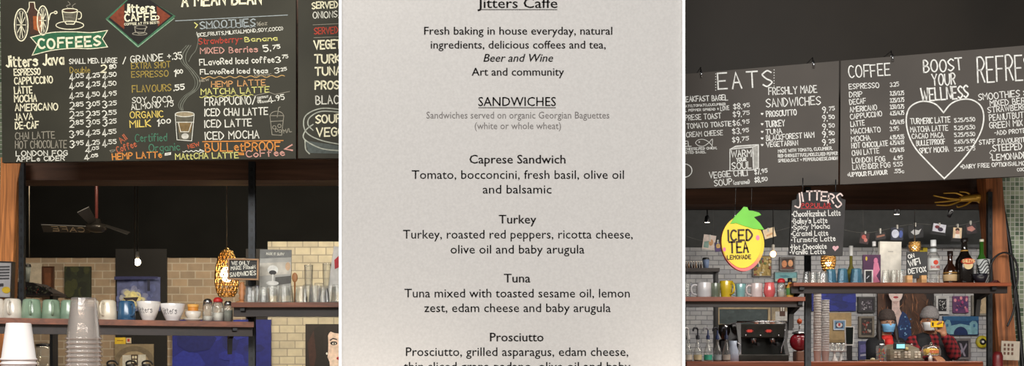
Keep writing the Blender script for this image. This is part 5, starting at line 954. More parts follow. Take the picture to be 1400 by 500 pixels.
picture('yellow_flower_card', 'small yellow card showing over the wifi detox chalkboard', 'card', 1256, 337, 1268, 347, YW2-.05, (214, 190, 40), [((90, 80, 30), [(.1, .1), (.5, .1), (.5, .5), (.1, .5)])], None)
# grey shelf rail and dark band on the right hand wall
b = MB(); px_box(b, 1240, 334, 1362, 337.5, YB-.14, YB-.01, M((84, 86, 88), .5)); struct(b, 'trim_8')
# ledge with cup, left of the fruit sign
Y = 9.7; t = thing('display_ledge', 'dark ledge of small bits behind the white and yellow mugs', 'ledge', pt(965, 374, Y)); b = MB(); px_box(b, 932, 366, 984, 371, Y, Y+.3, M((42, 34, 32), .6)); b.build('board', t); b = MB(); px_box(b, 934, 371, 938, 560, Y+.1, Y+.2, BLKM); px_box(b, 978, 371, 982, 560, Y+.1, Y+.2, BLKM); b.build('support', t)
c = pt(965, HY-(pt(0, 366, Y).z-CZ)*F/(Y+.1), Y+.1); k = pxw(Y); t = thing('paper_coffee_cup', 'blue grey paper coffee cup with dark lid behind the white mug', 'cup', c); lathe_part(t, 'cup', [(0, 0), (3.6*k, 0), (4.6*k, 13*k), (0, 13*k)], M((104, 120, 150), .6)); lathe_part(t, 'lid', [(4.9*k, 12.7*k), (4.8*k, 14*k), (4*k, 15.5*k), (0, 15.5*k)], BLKM)
for i in range(7):
    x = 938+i*3.4; c = pt(x, HY-(pt(0, 366, Y).z-CZ)*F/(Y+.07), Y+.07); k = pxw(Y); t = thing('small_bottle', 'tiny bottle in the row on the dark ledge behind the white mug, '+NTH[i], 'bottle', c, 'tiny bottles on the dark ledge'); lathe_part(t, 'bottle_body', [(0, 0), (1.4*k, 0), (1.4*k, 5*k), (.6*k, 7*k), (.6*k, 9*k), (0, 9*k)], M([(60, 40, 30), (120, 90, 60), (44, 44, 48)][i % 3], .3)); lathe_part(t, 'cap', [(.8*k, 8.9*k), (.8*k, 10*k), (0, 10*k)], M((210, 196, 180), .5))
# ---------------------------------------------------------------- counter things
def on(px, Y): return pt(px, bC(Y), Y)
# espresso machine
Y = 9.1; t = thing('espresso_machine', 'large dark chrome espresso machine with red displays and cups on top', 'espresso machine', on(1045, Y)); k = pxw(Y); zb_ = bC(Y)
ES = M((58, 56, 52), .3, .7, var=.15); b = MB(); px_box(b, 1010, 442, 1078, 462, Y, Y+.45, ES, .01); b.build('upper_body', t)
b = MB(); px_box(b, 1014, 462, 1074, 486, Y+.18, Y+.45, M((20, 24, 18), .3)); b.build('back_panel', t)
b = MB(); px_box(b, 1008, 484, 1079, zb_, Y-.02, Y+.45, ES, .01); b.build('drip_tray', t)
for s_ in ((1008, 1013), (1074, 1079)):
    b = MB(); b.prism([pt(s_[0]-(2 if s_[0] < 1040 else 0), 440, Y-.01), pt(s_[1], 440, Y-.01), pt(s_[1]-(0 if s_[0] < 1040 else 3), 470, Y-.01), pt(s_[1]+(1 if s_[0] < 1040 else 1), 486, Y-.01), pt(s_[0], 486, Y-.01), pt(s_[0]+(2 if s_[0] < 1040 else -3), 470, Y-.01)], .47, STEEL); b.build('side_panel', t)
b = MB(); b.tube([pt(1007, 439.5, Y-.02), pt(1079, 439.5, Y-.02)], .008, STEEL, 8); b.tube([pt(1007, 439.5, Y+.4), pt(1079, 439.5, Y+.4)], .008, STEEL, 8); b.build('cup_rail', t)
for x in (1025, 1051):
    b = MB(); px_box(b, x-6, 449, x+6, 455, Y-.008, Y, M((44, 16, 16), .3)); q = b.build('display', t); b = MB(); text(b, '-888-', x-4.5, 453.8, x+4.5, 453.8, 3.4, .7, M((220, 70, 56), .5, emit=.25), lambda x, y, o: pt(x, y, Y-.0095), jit=0); b.build('red_digits', q)
for x in (1030, 1056):
    b = MB(); c = pt(x, 463, Y+.06); b.lathe([(0, -.05), (.03, -.05), (.034, 0), (.034, .03)], STEEL, c, 16); b.build('group_head', t); b = MB(); b.tube([c+Vector((0, -.02, -.04)), c+Vector((0, -.2, -.055))], .011, BLKM, 8, .014); b.build('portafilter_handle', t)
for x in (1019, 1039, 1064): b = MB(); c = pt(x, 458.5, Y); b.lathe([(0, .02), (.009, .018), (.009, 0)], STEEL, c, 10, Matrix.Rotation(math.radians(90), 3, 'X')); b.build('knob', t)
b = MB(); b.tube([pt(x, y, Y-.05) for x, y in catmull([(1073, 450), (1073, 462), (1069, 474), (1068, 482)], 4)], .005, STEEL, 6); b.build('steam_wand', t)
for i, (x, dy) in enumerate(((1001, 0), (1034, 0), (1042, 0), (1049, 0), (1056, 0), (1064, 0))):
    if x < 1010: continue
    c = pt(x, 442, Y+.12+.05*(i % 2)); c.z = pt(0, 442, Y).z; k = pxw(Y); tt = thing('espresso_cup', 'small cup upturned on top of the espresso machine, '+NTH[i-1], 'cup', c, 'cups on the espresso machine'); lathe_part(tt, 'cup', [(3.4*k, 0), (2.3*k, 5*k), (0, 5.2*k)], CER([(206, 196, 190), (176, 120, 100), (210, 206, 204)][i % 3]), 14)
c = pt(1001, 443, Y+.1); k = pxw(Y)
# grinder left of the machine
t = thing('milk_jug', 'white and steel jug with blue cloth left of the espresso machine', 'jug', on(1002, 9.0)); k = pxw(9.0); lathe_part(t, 'jug_body', [(0, 0), (8*k, 0), (7.5*k, 14*k), (5*k, 22*k), (5.6*k, 28*k), (5*k, 28*k), (0, 14*k)], M((176, 186, 204), .3)); b = MB(); b.tube(catmull([(5*k, -.01, 26*k), (10*k, -.01, 22*k), (10*k, -.01, 12*k), (7*k, -.01, 8*k)], 4), 1*k, STEEL); b.build('handle', t, True)
t = thing('coffee_grinder', 'black coffee grinder with a dark hopper beside the espresso machine', 'grinder', on(990, 9.35)); k = pxw(9.35)*.9; b = MB(); b.box((-9*k, -.05, 0), (9*k, .15, 6*k), BLKM, .01); b.box((-7*k, 0, 6*k), (7*k, .14, 34*k), BLKM, .015); b.build('body', t, True); lathe_part(t, 'hopper', [(4*k, 34*k), (9*k, 44*k), (9*k, 56*k), (0, 57*k)], glass_mat('smoked_plastic', (120, 110, 104), .6, .4)); lathe_part(t, 'beans', [(0, 34.5*k), (3.6*k, 34.5*k), (6.5*k, 42*k), (0, 44*k)], M((50, 30, 20), .6))
# syrup bottles with pumps
for i, (px, lc) in enumerate(((941, (206, 196, 180)), (954, (206, 190, 150)), (968, (60, 170, 140)), (981, (150, 156, 160)), (993, (170, 160, 150)))):
    Y = 8.86; c = on(px, Y); k = pxw(Y); t = thing('syrup_bottle', ('clear pump bottle nearest the white post with white pump', 'clear pump bottle with a cream label and dark pump', 'pump bottle with a green label, the middle one', 'pump bottle with blue neck right of the green labelled one', 'rightmost pump bottle beside the white and steel jug')[i], 'bottle', c, 'syrup pump bottles')
    lathe_part(t, 'glass_body', [(0, 0), (5.4*k, 0), (5.6*k, 3*k), (5.6*k, 12*k), (4*k, 18*k), (2*k, 24*k), (1.8*k, 31*k), (0, 31*k)], CLEAR, 16); lathe_part(t, 'syrup', [(0, .5*k), (5*k, .6*k), (5*k, (7+i % 3)*k), (0, (7+i % 3)*k)], M([(150, 140, 130), (120, 80, 50), (190, 186, 180)][i % 3], .3), 14)
    lathe_part(t, 'label', [(5.7*k, 2*k), (5.7*k, 9*k)], M(lc, .5), 16); lathe_part(t, 'collar', [(2.5*k, 30*k), (2.6*k, 35*k), (1*k, 36*k), (1*k, 43*k), (0, 43*k)], M([(214, 212, 210), (40, 40, 48), (50, 60, 100), (52, 66, 110), (40, 48, 80)][i], .4), 14)
    b = MB(); b.tube(catmull([(0, 0, 43*k), (-2*k, -.01, 45.5*k), (-6*k, -.02, 45*k), (-7*k, -.02, 41*k)], 4), 1.3*k, M([(220, 218, 216), (44, 44, 50), (150, 150, 156), (40, 40, 48), (44, 44, 54)][i], .35), 8); b.build('pump_spout', t, True)
# red machine
t = thing('red_drum_roaster', 'round dark red kettle shaped machine left of the paper cup towers', 'machine', on(1093, 9.3)); k = pxw(9.3)*.9; RED = M((124, 22, 34), .25, coat=.5)
b = MB(); b.box((-6*k, -.05, 0), (8*k, .1, 16*k), M((120, 84, 66), .5), .01); b.build('base', t, True); b = MB(); b.ball((0, 0, 30*k), 13*k, RED, 24, 1.15, .9, 1.1); b.build('drum', t, True); b = MB(); b.lathe([(11*k, 0), (11.5*k, 2*k), (6*k, 4*k), (0, 5*k)], STEEL, (0, 0, 42*k), 20); b.build('lid', t, True); b = MB(); b.tube([(0, 0, 46*k), (0, 0, 60*k)], 1*k, STEEL); b.ball((0, 0, 61*k), 4*k, M((170, 70, 30), .4), sz=1.1); b.build('lever', t, True)
# paper cup towers
for px, top, pre, n, tint in ((1117.5, 397, 'left tower of paper cups', 24, (236, 230, 226)), (1128.5, 410, 'right tower of paper cups', 22, (230, 227, 226))):
    Y = 8.95; k = pxw(Y); r = 5.3*k; H = pt(0, top, Y).z-CT; hc = 15*k; st = (H-hc)/(n-1); src = None; X = pt(px, 0, Y).x
    for i in range(n):
        if src is None:
            c = MB(); c.lathe([(0, 0), (r*.78, 0), (r*.97, hc*.97), (r*1.06, hc*.97), (r*1.06, hc), (r*.94, hc), (r*.75, hc*.03), (0, hc*.03)], M(tint, .6, var=.03), n=18); src = o = c.build('paper_cup', None, True)
        else: o = src.copy(); COL.objects.link(o)
        o.location = (X+random.uniform(-1, 1)*.0008, Y, CT+i*st)
        r_ = ORD[n-1-i] if n-1-i < 12 else ORD[i].replace('top', 'bottom').replace('bottommost', 'bottommost'); tag(o, 'white paper cup in the %s, %s' % (pre, r_ if r_ != 'topmost' or n-1-i == 0 else 'bottommost'), 'cup', pre)
# glass cups tray, tablet, cake stands left of person
t = thing('tablet_stand', 'black tablet with white border standing on the counter', 'tablet', on(1161, 9.0)); b = MB(); b.prism([pt(x, y, 9.0) for x, y in ((1155, 446), (1168, 446), (1167, 472), (1156, 472))], .015, M((216, 214, 212), .4)); b.build('case', t); b = MB(); b.prism([pt(x, y, 8.994) for x, y in ((1156.3, 447), (1166.7, 447), (1166, 470), (1157, 470))], .005, M((20, 26, 24), .15)); b.build('screen', t); b = MB(); c = pt(1161.5, 472, 9.0); b.box((c.x-.02, 8.99, CT), (c.x+.02, 9.02, c.z), BLKM); b.box((c.x-.05, 8.95, CT), (c.x+.05, 9.06, CT+.012), BLKM); b.build('foot', t)
for i, px in enumerate((1141, 1150)):
    Y = 9.0+.12*i; c = on(px, Y); k = pxw(Y); t = thing('cake_stand', ('white pedestal stand left of the tablet carrying glasses', 'white pedestal stand right behind the other, beside the tablet')[i], 'stand', c, 'white pedestal stands'); lathe_part(t, 'pedestal', [(0, 0), (5*k, 0), (4*k, 2*k), (1.6*k, 7*k), (1.8*k, 13*k), (0, 13*k)], CER((214, 212, 210))); lathe_part(t, 'plate', [(0, 13*k), (7*k, 14*k), (7.2*k, 15*k), (0, 15*k)], CER((214, 212, 210)))
    for j in range(2):
        tt = thing('drinking_glass', 'small clear glass on the %s white pedestal stand, %s' % (('left', 'right')[i], ('left one', 'right one')[j]), 'glass', c+Vector(((j*2-1)*3.2*k, 0, 15*k)), 'glasses on the pedestal stands'); lathe_part(tt, 'bowl', [(0, 0), (2*k, 0), (2.8*k, 10*k), (2.6*k, 10*k), (1.8*k, .6*k), (0, .6*k)], CLEAR, 14)
# till
Y = 9.0; k = pxw(Y); c = on(1236, Y); t = thing('cash_register', 'beige cash register with rows of keys and a lit teal display', 'cash register', c)
b = MB(); BG_ = M((118, 108, 90), .5); b.prism([(-22*k, -.06, 0), (22*k, -.06, 0), (22*k, -.06, 9*k), (20*k, .0, 18*k), (12*k, .1, 24*k), (-6*k, .1, 24*k), (-19*k, .0, 17*k), (-22*k, -.06, 9*k)], .22, BG_); b.build('body', t, True)
b = MB(); b.box((-23*k, -.08, 0), (23*k, .16, 3.4*k), M((84, 74, 62), .5), .006); b.build('cash_drawer', t, True)
kb = MB()
for i in range(8):
    for j in range(3):
        if i in (2, 5): continue
        x = (-17+i*4.6)*k; z = (4.6+j*3.3)*k; kb.box((x, -.072, z), (x+3.4*k, -.055, z+2.5*k), M([(216, 208, 190), (190, 180, 160), (226, 220, 206)][(i+j) % 3], .5), .002)
kb.build('keys', t, True)
b = MB(); b.box((-17*k, -.09, 16*k), (-3*k, -.03, 25*k), M((44, 50, 54), .4), .006); q = b.build('display_housing', t, True); b = MB(); b.box((-15.5*k, -.094, 17.6*k), (-4.5*k, -.0905, 23.2*k), M((140, 214, 226), .5, emit=.9)); b.build('screen', q, True)
b = MB(); b.box((-10.5*k, -.05, 25*k), (-9*k, -.04, 29*k), STEEL); b.build('card_post', t, True)
b = MB(); b.lathe([(0, 0), (2.6*k, 0), (2.6*k, 4*k), (0, 4.6*k)], M((206, 186, 130), .5), (2*k, -.02, 15*k), 12); b.build('receipt_roll', t, True)
c = on(1205, 9.02); k = pxw(9.0); t = thing('sweets_jar', 'square clear jar of coloured sweets left of the cash register', 'jar', c); b = MB(); b.box((-5.5*k, -.04, 0), (5.5*k, .04, 22*k), CLEAR, .006); b.build('jar', t, True); b = MB(); R = random.Random(8)
for i in range(46): b.ball((R.uniform(-4.3, 4.3)*k, R.uniform(-.028, .028), (1.5+R.random()*15)*k), 1.3*k, M(R.choice([(206, 70, 60), (226, 190, 60), (90, 120, 170), (120, 160, 80), (190, 110, 60), (150, 90, 60)]), .4), 8)
o = b.build('sweets', t, True); o['kind'] = 'stuff'; b = MB(); b.lathe([(5*k, 22*k), (5*k, 24*k), (0, 24*k)], STEEL); b.build('lid', t, True)
# domes
for i, (px, w_, ptop, Y, lb, cakec) in enumerate(((1273, 25, 466, 8.95, 'larger glass dome over a yellow cake before the person in grey beanie', (236, 180, 40)), (1246, 16, 468, 9.35, 'small glass dome with a knob behind the cash register', (150, 110, 70)))):
    c = on(px, Y); k = pxw(Y); t = thing('cake_dome', lb, 'cake dome', c); zt2 = 8*k if i == 0 else 9*k; r = w_/2*k; H = pt(0, ptop+5, Y).z-CT
    lathe_part(t, 'stand', [(0, 0), (r*.5, 0), (r*.4, 1*k), (1.2*k, 2*k), (1.2*k, zt2-1*k), (r*.9, zt2-.5*k), (r*1.02, zt2), (r*1.02, zt2+.8*k), (0, zt2+.8*k)], STEEL); z0 = zt2+.9*k; h = H-z0
    b = MB(); b.lathe([(r, z0), (r, z0+h*.45), (r*.85, z0+h*.8), (r*.5, z0+h*.96), (0, z0+h)], CLEAR, n=24); b.build('dome', t, True); b = MB(); b.ball((0, 0, z0+h+1.8*k), 2*k, CLEAR, 12); b.build('knob', t, True)
    tt = thing('cake', ('yellow frosted cake under the larger glass dome', 'brown cake under the small glass dome')[i], 'cake', c+Vector((0, 0, z0))); lathe_part(tt, 'cake_body', [(0, 0), (r*.78, 0), (r*.8, h*.5), (r*.6, h*.62), (0, h*.66)], M(cakec, .6, var=.25, scale=60, bump=.5))
    if i == 0: b = MB(); b.box((-r*.5, -r*.86, h*.16), (r*.5, -r*.83, h*.46), M((230, 120, 30), .5)); b.build('orange_label', tt, True)
c = on(1272, 8.82); k = pxw(8.82); t = thing('soap_bottle', 'small white pump bottle below the larger cake dome', 'bottle', c); lathe_part(t, 'bottle_body', [(0, 0), (2.6*k, 0), (2.6*k, 6*k), (1*k, 8*k), (0, 8*k)], CER((220, 218, 214)), 14); b = MB(); b.tube([(0, 0, 8*k), (0, 0, 10.5*k), (-2.4*k, 0, 10.5*k)], .6*k, CER((220, 218, 214)), 6); b.build('pump', t, True)
c = on(1190, 9.0); t = thing('brass_tray', 'flat brass rimmed wooden tray on the counter left of the sweets jar', 'tray', c); k = pxw(9.0); b = MB(); b.box((-12*k, -.08, 0), (8*k, .06, 2.2*k), M((120, 92, 56), .4), .004); b.build('tray_body', t, True); b = MB(); b.lathe([(0, 2.2*k), (3*k, 2.2*k), (3.2*k, 4*k), (0, 5*k)], M((190, 180, 150), .3), (2*k, -.02, 0), 14); b.build('bell', t, True)
# ================================================================ PEOPLE
YH = 10.45; KH = pxw(YH)
def H(x, y, d=0.0): return pt(x, y, YH)+Vector((0, d, 0))
def remesh(o, vx, sm=3):
    m = o.modifiers.new('surface', 'REMESH'); m.mode = 'VOXEL'; m.voxel_size = vx; m.use_smooth_shade = True
    if sm: s = o.modifiers.new('smooth', 'SMOOTH'); s.iterations = sm; s.factor = .5
SK1 = M((196, 150, 122), .5, var=.04); SK2 = M((176, 124, 92), .5, var=.04)
def hand(b, wrist, palm_dir, side, normal, skin, s=1.0, curl=.5):
    """palm, four unequal bent fingers and a thumb leaving the side of the palm"""
    f = Vector(palm_dir).normalized(); sd = Vector(side).normalized(); n = Vector(normal).normalized(); w = Vector(wrist)
    for j in (-1, -.3, .4, 1): b.capsule(w+sd*j*.016*s, .014*s, w+f*.085*s+sd*j*.03*s, .0125*s, skin, 8)
    for j, L in ((-1.5, .066), (-.5, .078), (.5, .074), (1.5, .056)):
        p = w+f*.088*s+sd*j*.0205*s; a = f*math.cos(curl*.6)+n*math.sin(curl*.6); q = p+a*L*.48*s; a2 = f*math.cos(curl*1.9)+n*math.sin(curl*1.9); q2 = q+a2*L*.34*s; a3 = f*math.cos(curl*2.8)+n*math.sin(curl*2.8); q3 = q2+a3*L*.26*s
        b.capsule(p, .0098*s, q, .009*s, skin, 8); b.capsule(q, .009*s, q2, .0084*s, skin, 8); b.capsule(q2, .0084*s, q3, .0074*s, skin, 8)
    p = w+f*.03*s-sd*.03*s; q = p-sd*.028*s+f*.026*s+n*.012*s; q2 = q+f*.03*s-sd*.006*s+n*.014*s
    b.capsule(p+sd*.01, .014*s, q, .011*s, skin, 8); b.capsule(q, .011*s, q2, .0085*s, skin, 8)
def head(b, c, s, skin, yaw=0):
    """c = centre of the head, facing -Y"""
    c = Vector(c); R_ = Matrix.Rotation(yaw, 3, 'Z'); f = lambda x, y, z: c+R_ @ Vector((x*s, y*s, z*s))
    b.ball(f(0, .012, .03), .092*s, skin, 20, .86, 1.02, 1.12); b.ball(f(0, -.012, -.045), .066*s, skin, 16, .9, .95, 1.05); b.capsule(f(0, -.04, -.092), .026*s, f(0, -.03, -.07), .04*s, skin)
    b.capsule(f(0, -.082, .02), .008*s, f(0, -.104, -.022), .015*s, skin, 8)
    for sx in (-1, 1):
        b.ball(f(sx*.083, .012, -.005), .02*s, skin, 10, .5, .8, 1.6); b.capsule(f(sx*.014, -.082, .034), .009*s, f(sx*.044, -.072, .034), .009*s, skin, 8)
    b.capsule(f(-.018, -.08, -.06), .008*s, f(.018, -.08, -.06), .008*s, skin, 8)
    f.s = s
    return f
def eyes(t, f, s):
    for sx in (-1, 1):
        b = MB(); b.ball(f(sx*.031, -.077, .014), .0115*s, M((170, 160, 152), .3), 12, 1.25, .8, .62); b.ball(f(sx*.031, -.0835, .0135), .0068*s, M((30, 20, 16), .2), 10); b.build('eye', t)
        b = MB(); b.capsule(f(sx*.018, -.093, .035), .0035*s, f(sx*.046, -.083, .036), .0025*s, M((40, 28, 22), .7), 6); b.build('eyebrow', t)
# --- person with hood-like dark beanie, blue mask, black coat and red shirt
P1 = thing('person', 'person in dark beanie, blue mask, black coat and red shirt behind the till', 'person', (H(1214, 500).x, YH, 0))
hc = H(1213, 441.5); s = .9; b = MB(); f1 = head(b, hc, s, SK1)
nb = H(1213, 458.5, .03); b.capsule(hc+Vector((0, .03, -.05)), .052, nb, .056, SK1); hipc = Vector((nb.x, YH+.03, .96))
b.capsule(nb+Vector((0, .0, -.1)), .1, hipc+Vector((0, 0, .2)), .12, SK1); b.capsule(hipc+Vector((-.06, 0, .1)), .12, hipc+Vector((.06, 0, .1)), .12, SK1)
sh = [nb+Vector((sx*.135, .01, -.085)) for sx in (-1, 1)]; b.capsule(sh[0], .05, sh[1], .05, SK1)
elb = [H(1191, 489, -.08), H(1235, 489, -.04)]; wr = [Vector((H(1192, 494).x, YH-.28, CT+.055)), Vector((H(1228, 490).x, YH-.26, CT+.055))]
for a_, e_, w_ in zip(sh, elb, wr): b.capsule(a_, .048, e_, .038, SK1); b.capsule(e_, .038, w_, .026, SK1)
hand(b, wr[0], (.1, -1, -.25), (-1, 0, 0), (0, 0, -1), SK1, 1, .35); hand(b, wr[1], (-.1, -1, -.25), (1, 0, 0), (0, 0, -1), SK1, 1, .35)
for sx in (-1, 1):
    kn = Vector((nb.x+sx*.1, YH, .5)); an = Vector((nb.x+sx*.11, YH+.03, .09)); b.capsule(hipc+Vector((sx*.09, 0, 0)), .09, kn, .058, SK1); b.capsule(kn, .056, an, .036, SK1); b.capsule(an+Vector((0, .02, -.04)), .04, an+Vector((0, -.15, -.055)), .034, SK1)
o = b.build('body', P1); remesh(o, .0055, 2)
eyes(P1, f1, .9)
COAT = M((22, 22, 26), .8, var=.2, scale=40); b = MB()
b.capsule(nb+Vector((-.085, .01, -.12)), .115, hipc+Vector((-.05, .0, .05)), .14, COAT, 16); b.capsule(nb+Vector((.085, .01, -.12)), .115, hipc+Vector((.05, .0, .05)), .14, COAT, 16)
b.capsule(sh[0], .07, sh[1], .07, COAT, 14); b.capsule(hipc+Vector((0, 0, .1)), .155, hipc+Vector((0, 0, -.12)), .15, COAT, 16)
for a_, e_, w_ in zip(sh, elb, wr): b.capsule(a_, .07, e_, .058, COAT); b.capsule(e_, .057, e_+(w_-e_)*.9, .042, COAT)
b.capsule(nb+Vector((-.05, .04, -.02)), .05, nb+Vector((.05, .04, -.02)), .05, COAT)
o = b.build('coat', P1); remesh(o, .009, 3)
b = MB(); RS = M((206, 44, 40), .7); b.capsule(nb+Vector((0, -.085, -.07)), .045, nb+Vector((0, -.11, -.3)), .05, RS, 14); b.capsule(nb+Vector((0, -.0, -.02)), .062, nb+Vector((0, -.02, -.06)), .068, RS, 14); o = b.build('shirt', P1); remesh(o, .007, 2)
b = MB(); BN = M((66, 56, 52), .9, var=.2, scale=80, bump=.6); f = f1
P = [(.096, .035), (.1, .055), (.099, .075), (.094, .10), (.082, .13), (.058, .152), (.02, .163), (0, .164)]
b.lathe([(r_*.9, z_*.9) for r_, z_ in P], BN, f(0, .012, 0), 24, None, .93, 1.06); b.build('beanie_crown', P1); b = MB(); b.lathe([(r_*.9, z_*.9) for r_, z_ in [(.097, .03), (.104, .036), (.106, .055), (.103, .075), (.096, .078)]], BN, f(0, .012, 0), 24, None, .93, 1.06); b.build('beanie_cuff', P1)
b = MB(); HR = M((34, 24, 22), .6, var=.3, scale=60)
for sx in (-1, 1): b.capsule(f(sx*.084, .02, .045), .022, f(sx*.092, .0, -.09), .03, HR); b.capsule(f(sx*.092, .0, -.08), .03, f(sx*.1, -.04, -.2), .018, HR)
b.capsule(f(0, .06, .03), .07, f(0, .07, -.12), .06, HR); o = b.build('hair', P1); remesh(o, .006, 2)
def mask(t, f, s, col_):
    b = MB(); n = 15; m_ = 9; ids = []
    for j in range(m_):
        v = j/(m_-1); z = -.012-.092*v; row = []
        for i in range(n):
            u = (i/(n-1)-.5)*2; bulge = .112-.018*abs(v-.35)*2; wd = .076*(1-.28*v)
            row.append(f(wd*math.sin(u*1.45)/math.sin(1.45), -bulge*math.cos(u*1.25)-.004+.0015*math.sin(v*18), z))
        ids.append(b.add(row))
    mm = M(col_, .7, var=.03)
    for a, c_ in zip(ids, ids[1:]):
        for i in range(n-1): b.face((a+i, a+i+1, c_+i+1, c_+i), mm, True)
    o = b.build('face_mask', t); sl = o.modifiers.new('thickness', 'SOLIDIFY'); sl.thickness = .003
    b = MB()
    for sx in (-1, 1):
        for z in (-.02, -.085): b.tube([f(sx*.07*(1-.1*(z < -.05)), -.03, z), f(sx*.086, .01, -.01+.3*z*.2)], .0016, mm, 5)
    b.build('ear_loops', t)
mask(P1, f1, 1, (120, 178, 222))
TR = M((40, 44, 60), .8); b = MB()
for sx in (-1, 1):
    kn = Vector((nb.x+sx*.1, YH, .5)); an = Vector((nb.x+sx*.11, YH+.03, .12)); b.capsule(hipc+Vector((sx*.09, 0, .02)), .105, kn, .075, TR); b.capsule(kn, .073, an, .06, TR)
o = b.build('trousers', P1); remesh(o, .012, 2)
SHB = M((30, 28, 28), .5)
def shoes(t, x, y):
    for sx in (-1, 1):
        b = MB(); an = Vector((x+sx*.11, y+.03, .05)); b.capsule(an+Vector((0, .03, -.0)), .05, an+Vector((0, -.16, -.008)), .042, SHB, 12); b.box((an.x-.045, an.y-.2, 0), (an.x+.045, an.y+.08, .02), SHB, .008); o = b.build('shoe', t)
shoes(P1, nb.x, YH)
# --- person in grey beanie photographing with a yellow phone
P2 = thing('person', 'person in grey beanie, white mask and red plaid sleeves holding a yellow phone', 'person', (H(1271, 500).x, YH, 0))
hc = H(1270.5, 439); b = MB(); f2 = head(b, hc, .93, SK2, -.18)
nb = H(1275, 458, .04); hipc = Vector((nb.x+.01, YH+.04, 1.0)); b.capsule(hc+Vector((0, .03, -.05)), .058, nb, .064, SK2)
b.capsule(nb+Vector((0, 0, -.1)), .12, hipc+Vector((0, 0, .2)), .13, SK2); b.capsule(hipc+Vector((-.07, 0, .1)), .12, hipc+Vector((.07, 0, .1)), .12, SK2)
sh = [nb+Vector((-.175, .01, -.075)), nb+Vector((.175, .0, -.07))]; b.capsule(sh[0], .055, sh[1], .055, SK2)
elb = [H(1256, 489, -.06), H(1297, 484, -.14)]; wr = [Vector((H(1260, 488).x, YH-.27, CT+.06)), H(1276.5, 458, -.25)]
for a_, e_, w_ in zip(sh, elb, wr): b.capsule(a_, .055, e_, .043, SK2); b.capsule(e_, .043, w_, .029, SK2)
hand(b, wr[0], (.2, -1, -.25), (-1, 0, 0), (0, 0, -1), SK2, 1.05, .35)
hand(b, wr[1], (-.32, 0, .95), (.95, 0, .32), (-.35, -1, 0), SK2, 1.05, .75)
for sx in (-1, 1):
    kn = Vector((nb.x+sx*.1, YH, .52)); an = Vector((nb.x+sx*.11, YH+.03, .09)); b.capsule(hipc+Vector((sx*.09, 0, 0)), .095, kn, .062, SK2); b.capsule(kn, .06, an, .038, SK2); b.capsule(an+Vector((0, .02, -.04)), .042, an+Vector((0, -.16, -.055)), .036, SK2)
o = b.build('body', P2); remesh(o, .0055, 2); eyes(P2, f2, .93); mask(P2, f2, 1, (226, 226, 226))
def plaid():
    m = bpy.data.materials.new('red_plaid'); m.use_nodes = True; nt = m.node_tree; N = nt.nodes; L = nt.links; b_ = N['Principled BSDF']; b_.inputs['Roughness'].default_value = .85
    tc = N.new('ShaderNodeTexCoord'); prev = None
    for ax in ('X', 'Z'):
        wv = N.new('ShaderNodeTexWave'); wv.bands_direction = ax; wv.inputs['Scale'].default_value = 6.5; wv.inputs['Distortion'].default_value = .6; L.new(tc.outputs['Object'], wv.inputs[0])
        st = N.new('ShaderNodeMath'); st.operation = 'GREATER_THAN'; st.inputs[1].default_value = .55; L.new(wv.outputs['Fac'], st.inputs[0])
        if prev is None: prev = st
        else:
            ad = N.new('ShaderNodeMath'); ad.operation = 'ADD'; L.new(prev.outputs[0], ad.inputs[0]); L.new(st.outputs[0], ad.inputs[1]); dv = N.new('ShaderNodeMath'); dv.operation = 'MULTIPLY'; dv.inputs[1].default_value = .5; L.new(ad.outputs[0], dv.inputs[0]); prev = dv
    mx = N.new('ShaderNodeMix'); mx.data_type = 'RGBA'; L.new(prev.outputs[0], mx.inputs[0]); mx.inputs[6].default_value = [s2l(v) for v in (150, 34, 42)]+[1]; mx.inputs[7].default_value = [s2l(v) for v in (36, 14, 20)]+[1]; L.new(mx.outputs[2], b_.inputs['Base Color']); return m
PLD = plaid(); b = MB(); b.capsule(sh[0], .074, sh[1], .074, PLD, 14); b.capsule(nb+Vector((0, .0, -.1)), .13, hipc+Vector((0, 0, .05)), .15, PLD, 14)
for a_, e_, w_ in zip(sh, elb, wr): b.capsule(a_, .08, e_, .064, PLD); b.capsule(e_, .063, e_+(w_-e_)*.88, .045, PLD)
o = b.build('plaid_shirt', P2); remesh(o, .009, 3)
VST = M((26, 26, 30), .7, var=.2, scale=30); b = MB()
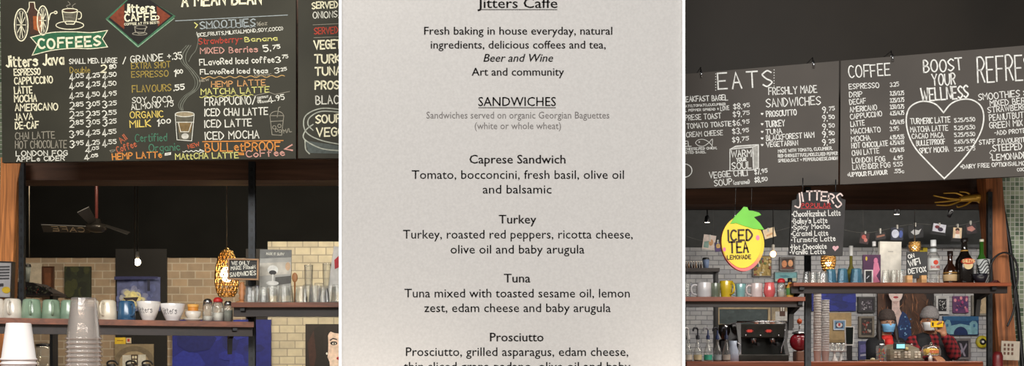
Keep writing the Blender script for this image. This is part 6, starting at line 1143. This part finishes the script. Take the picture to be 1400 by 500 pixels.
for sx in (-1, 1): b.capsule(nb+Vector((sx*.08, .0, -.1)), .13, hipc+Vector((sx*.05, 0, .02)), .155, VST, 16); b.capsule(nb+Vector((sx*.05, .01, -.03)), .07, nb+Vector((sx*.12, .01, -.07)), .085, VST, 14)
o = b.build('vest', P2); remesh(o, .009, 3)
b = MB(); JN = M((66, 84, 130), .8, var=.15)
for sx in (-1, 1):
    kn = Vector((nb.x+sx*.1, YH, .52)); an = Vector((nb.x+sx*.11, YH+.03, .12)); b.capsule(hipc+Vector((sx*.09, 0, .02)), .125, kn, .08, JN); b.capsule(kn, .078, an, .065, JN)
o = b.build('jeans', P2); remesh(o, .012, 2); shoes(P2, nb.x, YH)
GB = M((128, 124, 124), .9, var=.12, scale=90, bump=.6); RT = Matrix.Rotation(-.18, 3, 'Z') @ Matrix.Rotation(.10, 3, 'Y')
b = MB(); b.lathe([(r_*.9, z_*.9) for r_, z_ in [(.1, .035), (.106, .06), (.104, .09), (.096, .12), (.078, .152), (.046, .172), (.012, .18), (0, .18)]], GB, f2(0, .014, -.002), 24, RT, .94, 1.08); b.build('beanie_crown', P2)
b = MB(); b.lathe([(r_*.9, z_*.9) for r_, z_ in [(.1, .03), (.108, .036), (.111, .06), (.108, .085), (.1, .088)]], GB, f2(0, .014, -.002), 24, RT, .94, 1.08); b.build('beanie_cuff', P2)
b = MB(); HR2 = M((28, 22, 20), .7)
for sx in (-1, 1): b.capsule(f2(sx*.082, .01, .04), .018, f2(sx*.084, .015, .01), .015, HR2)
b.capsule(f2(0, .07, .03), .06, f2(0, .065, -.03), .055, HR2); o = b.build('hair', P2); remesh(o, .006, 2)
ph = H(1264, 444.5, -.29); t = thing('mobile_phone', 'yellow cased phone held sideways in front of the white mask', 'phone', ph); YEL = M((240, 190, 30), .4)
b = MB(); b.box((-7.5*KH, -.006, -4.2*KH), (9*KH, .006, 4.2*KH), YEL, .004); b.build('case', t, True); b = MB()
for dz in (.9, -.9): b.lathe([(0, .011), (1.0*KH, .010), (1.1*KH, .005)], BLKM, (-5*KH, 0, dz*1.3*KH), 12, RX)
b.box((-6.1*KH, -.0085, -2.4*KH), (-3.9*KH, -.005, 2.4*KH), BLKM, .002); b.build('camera_lens', t, True)
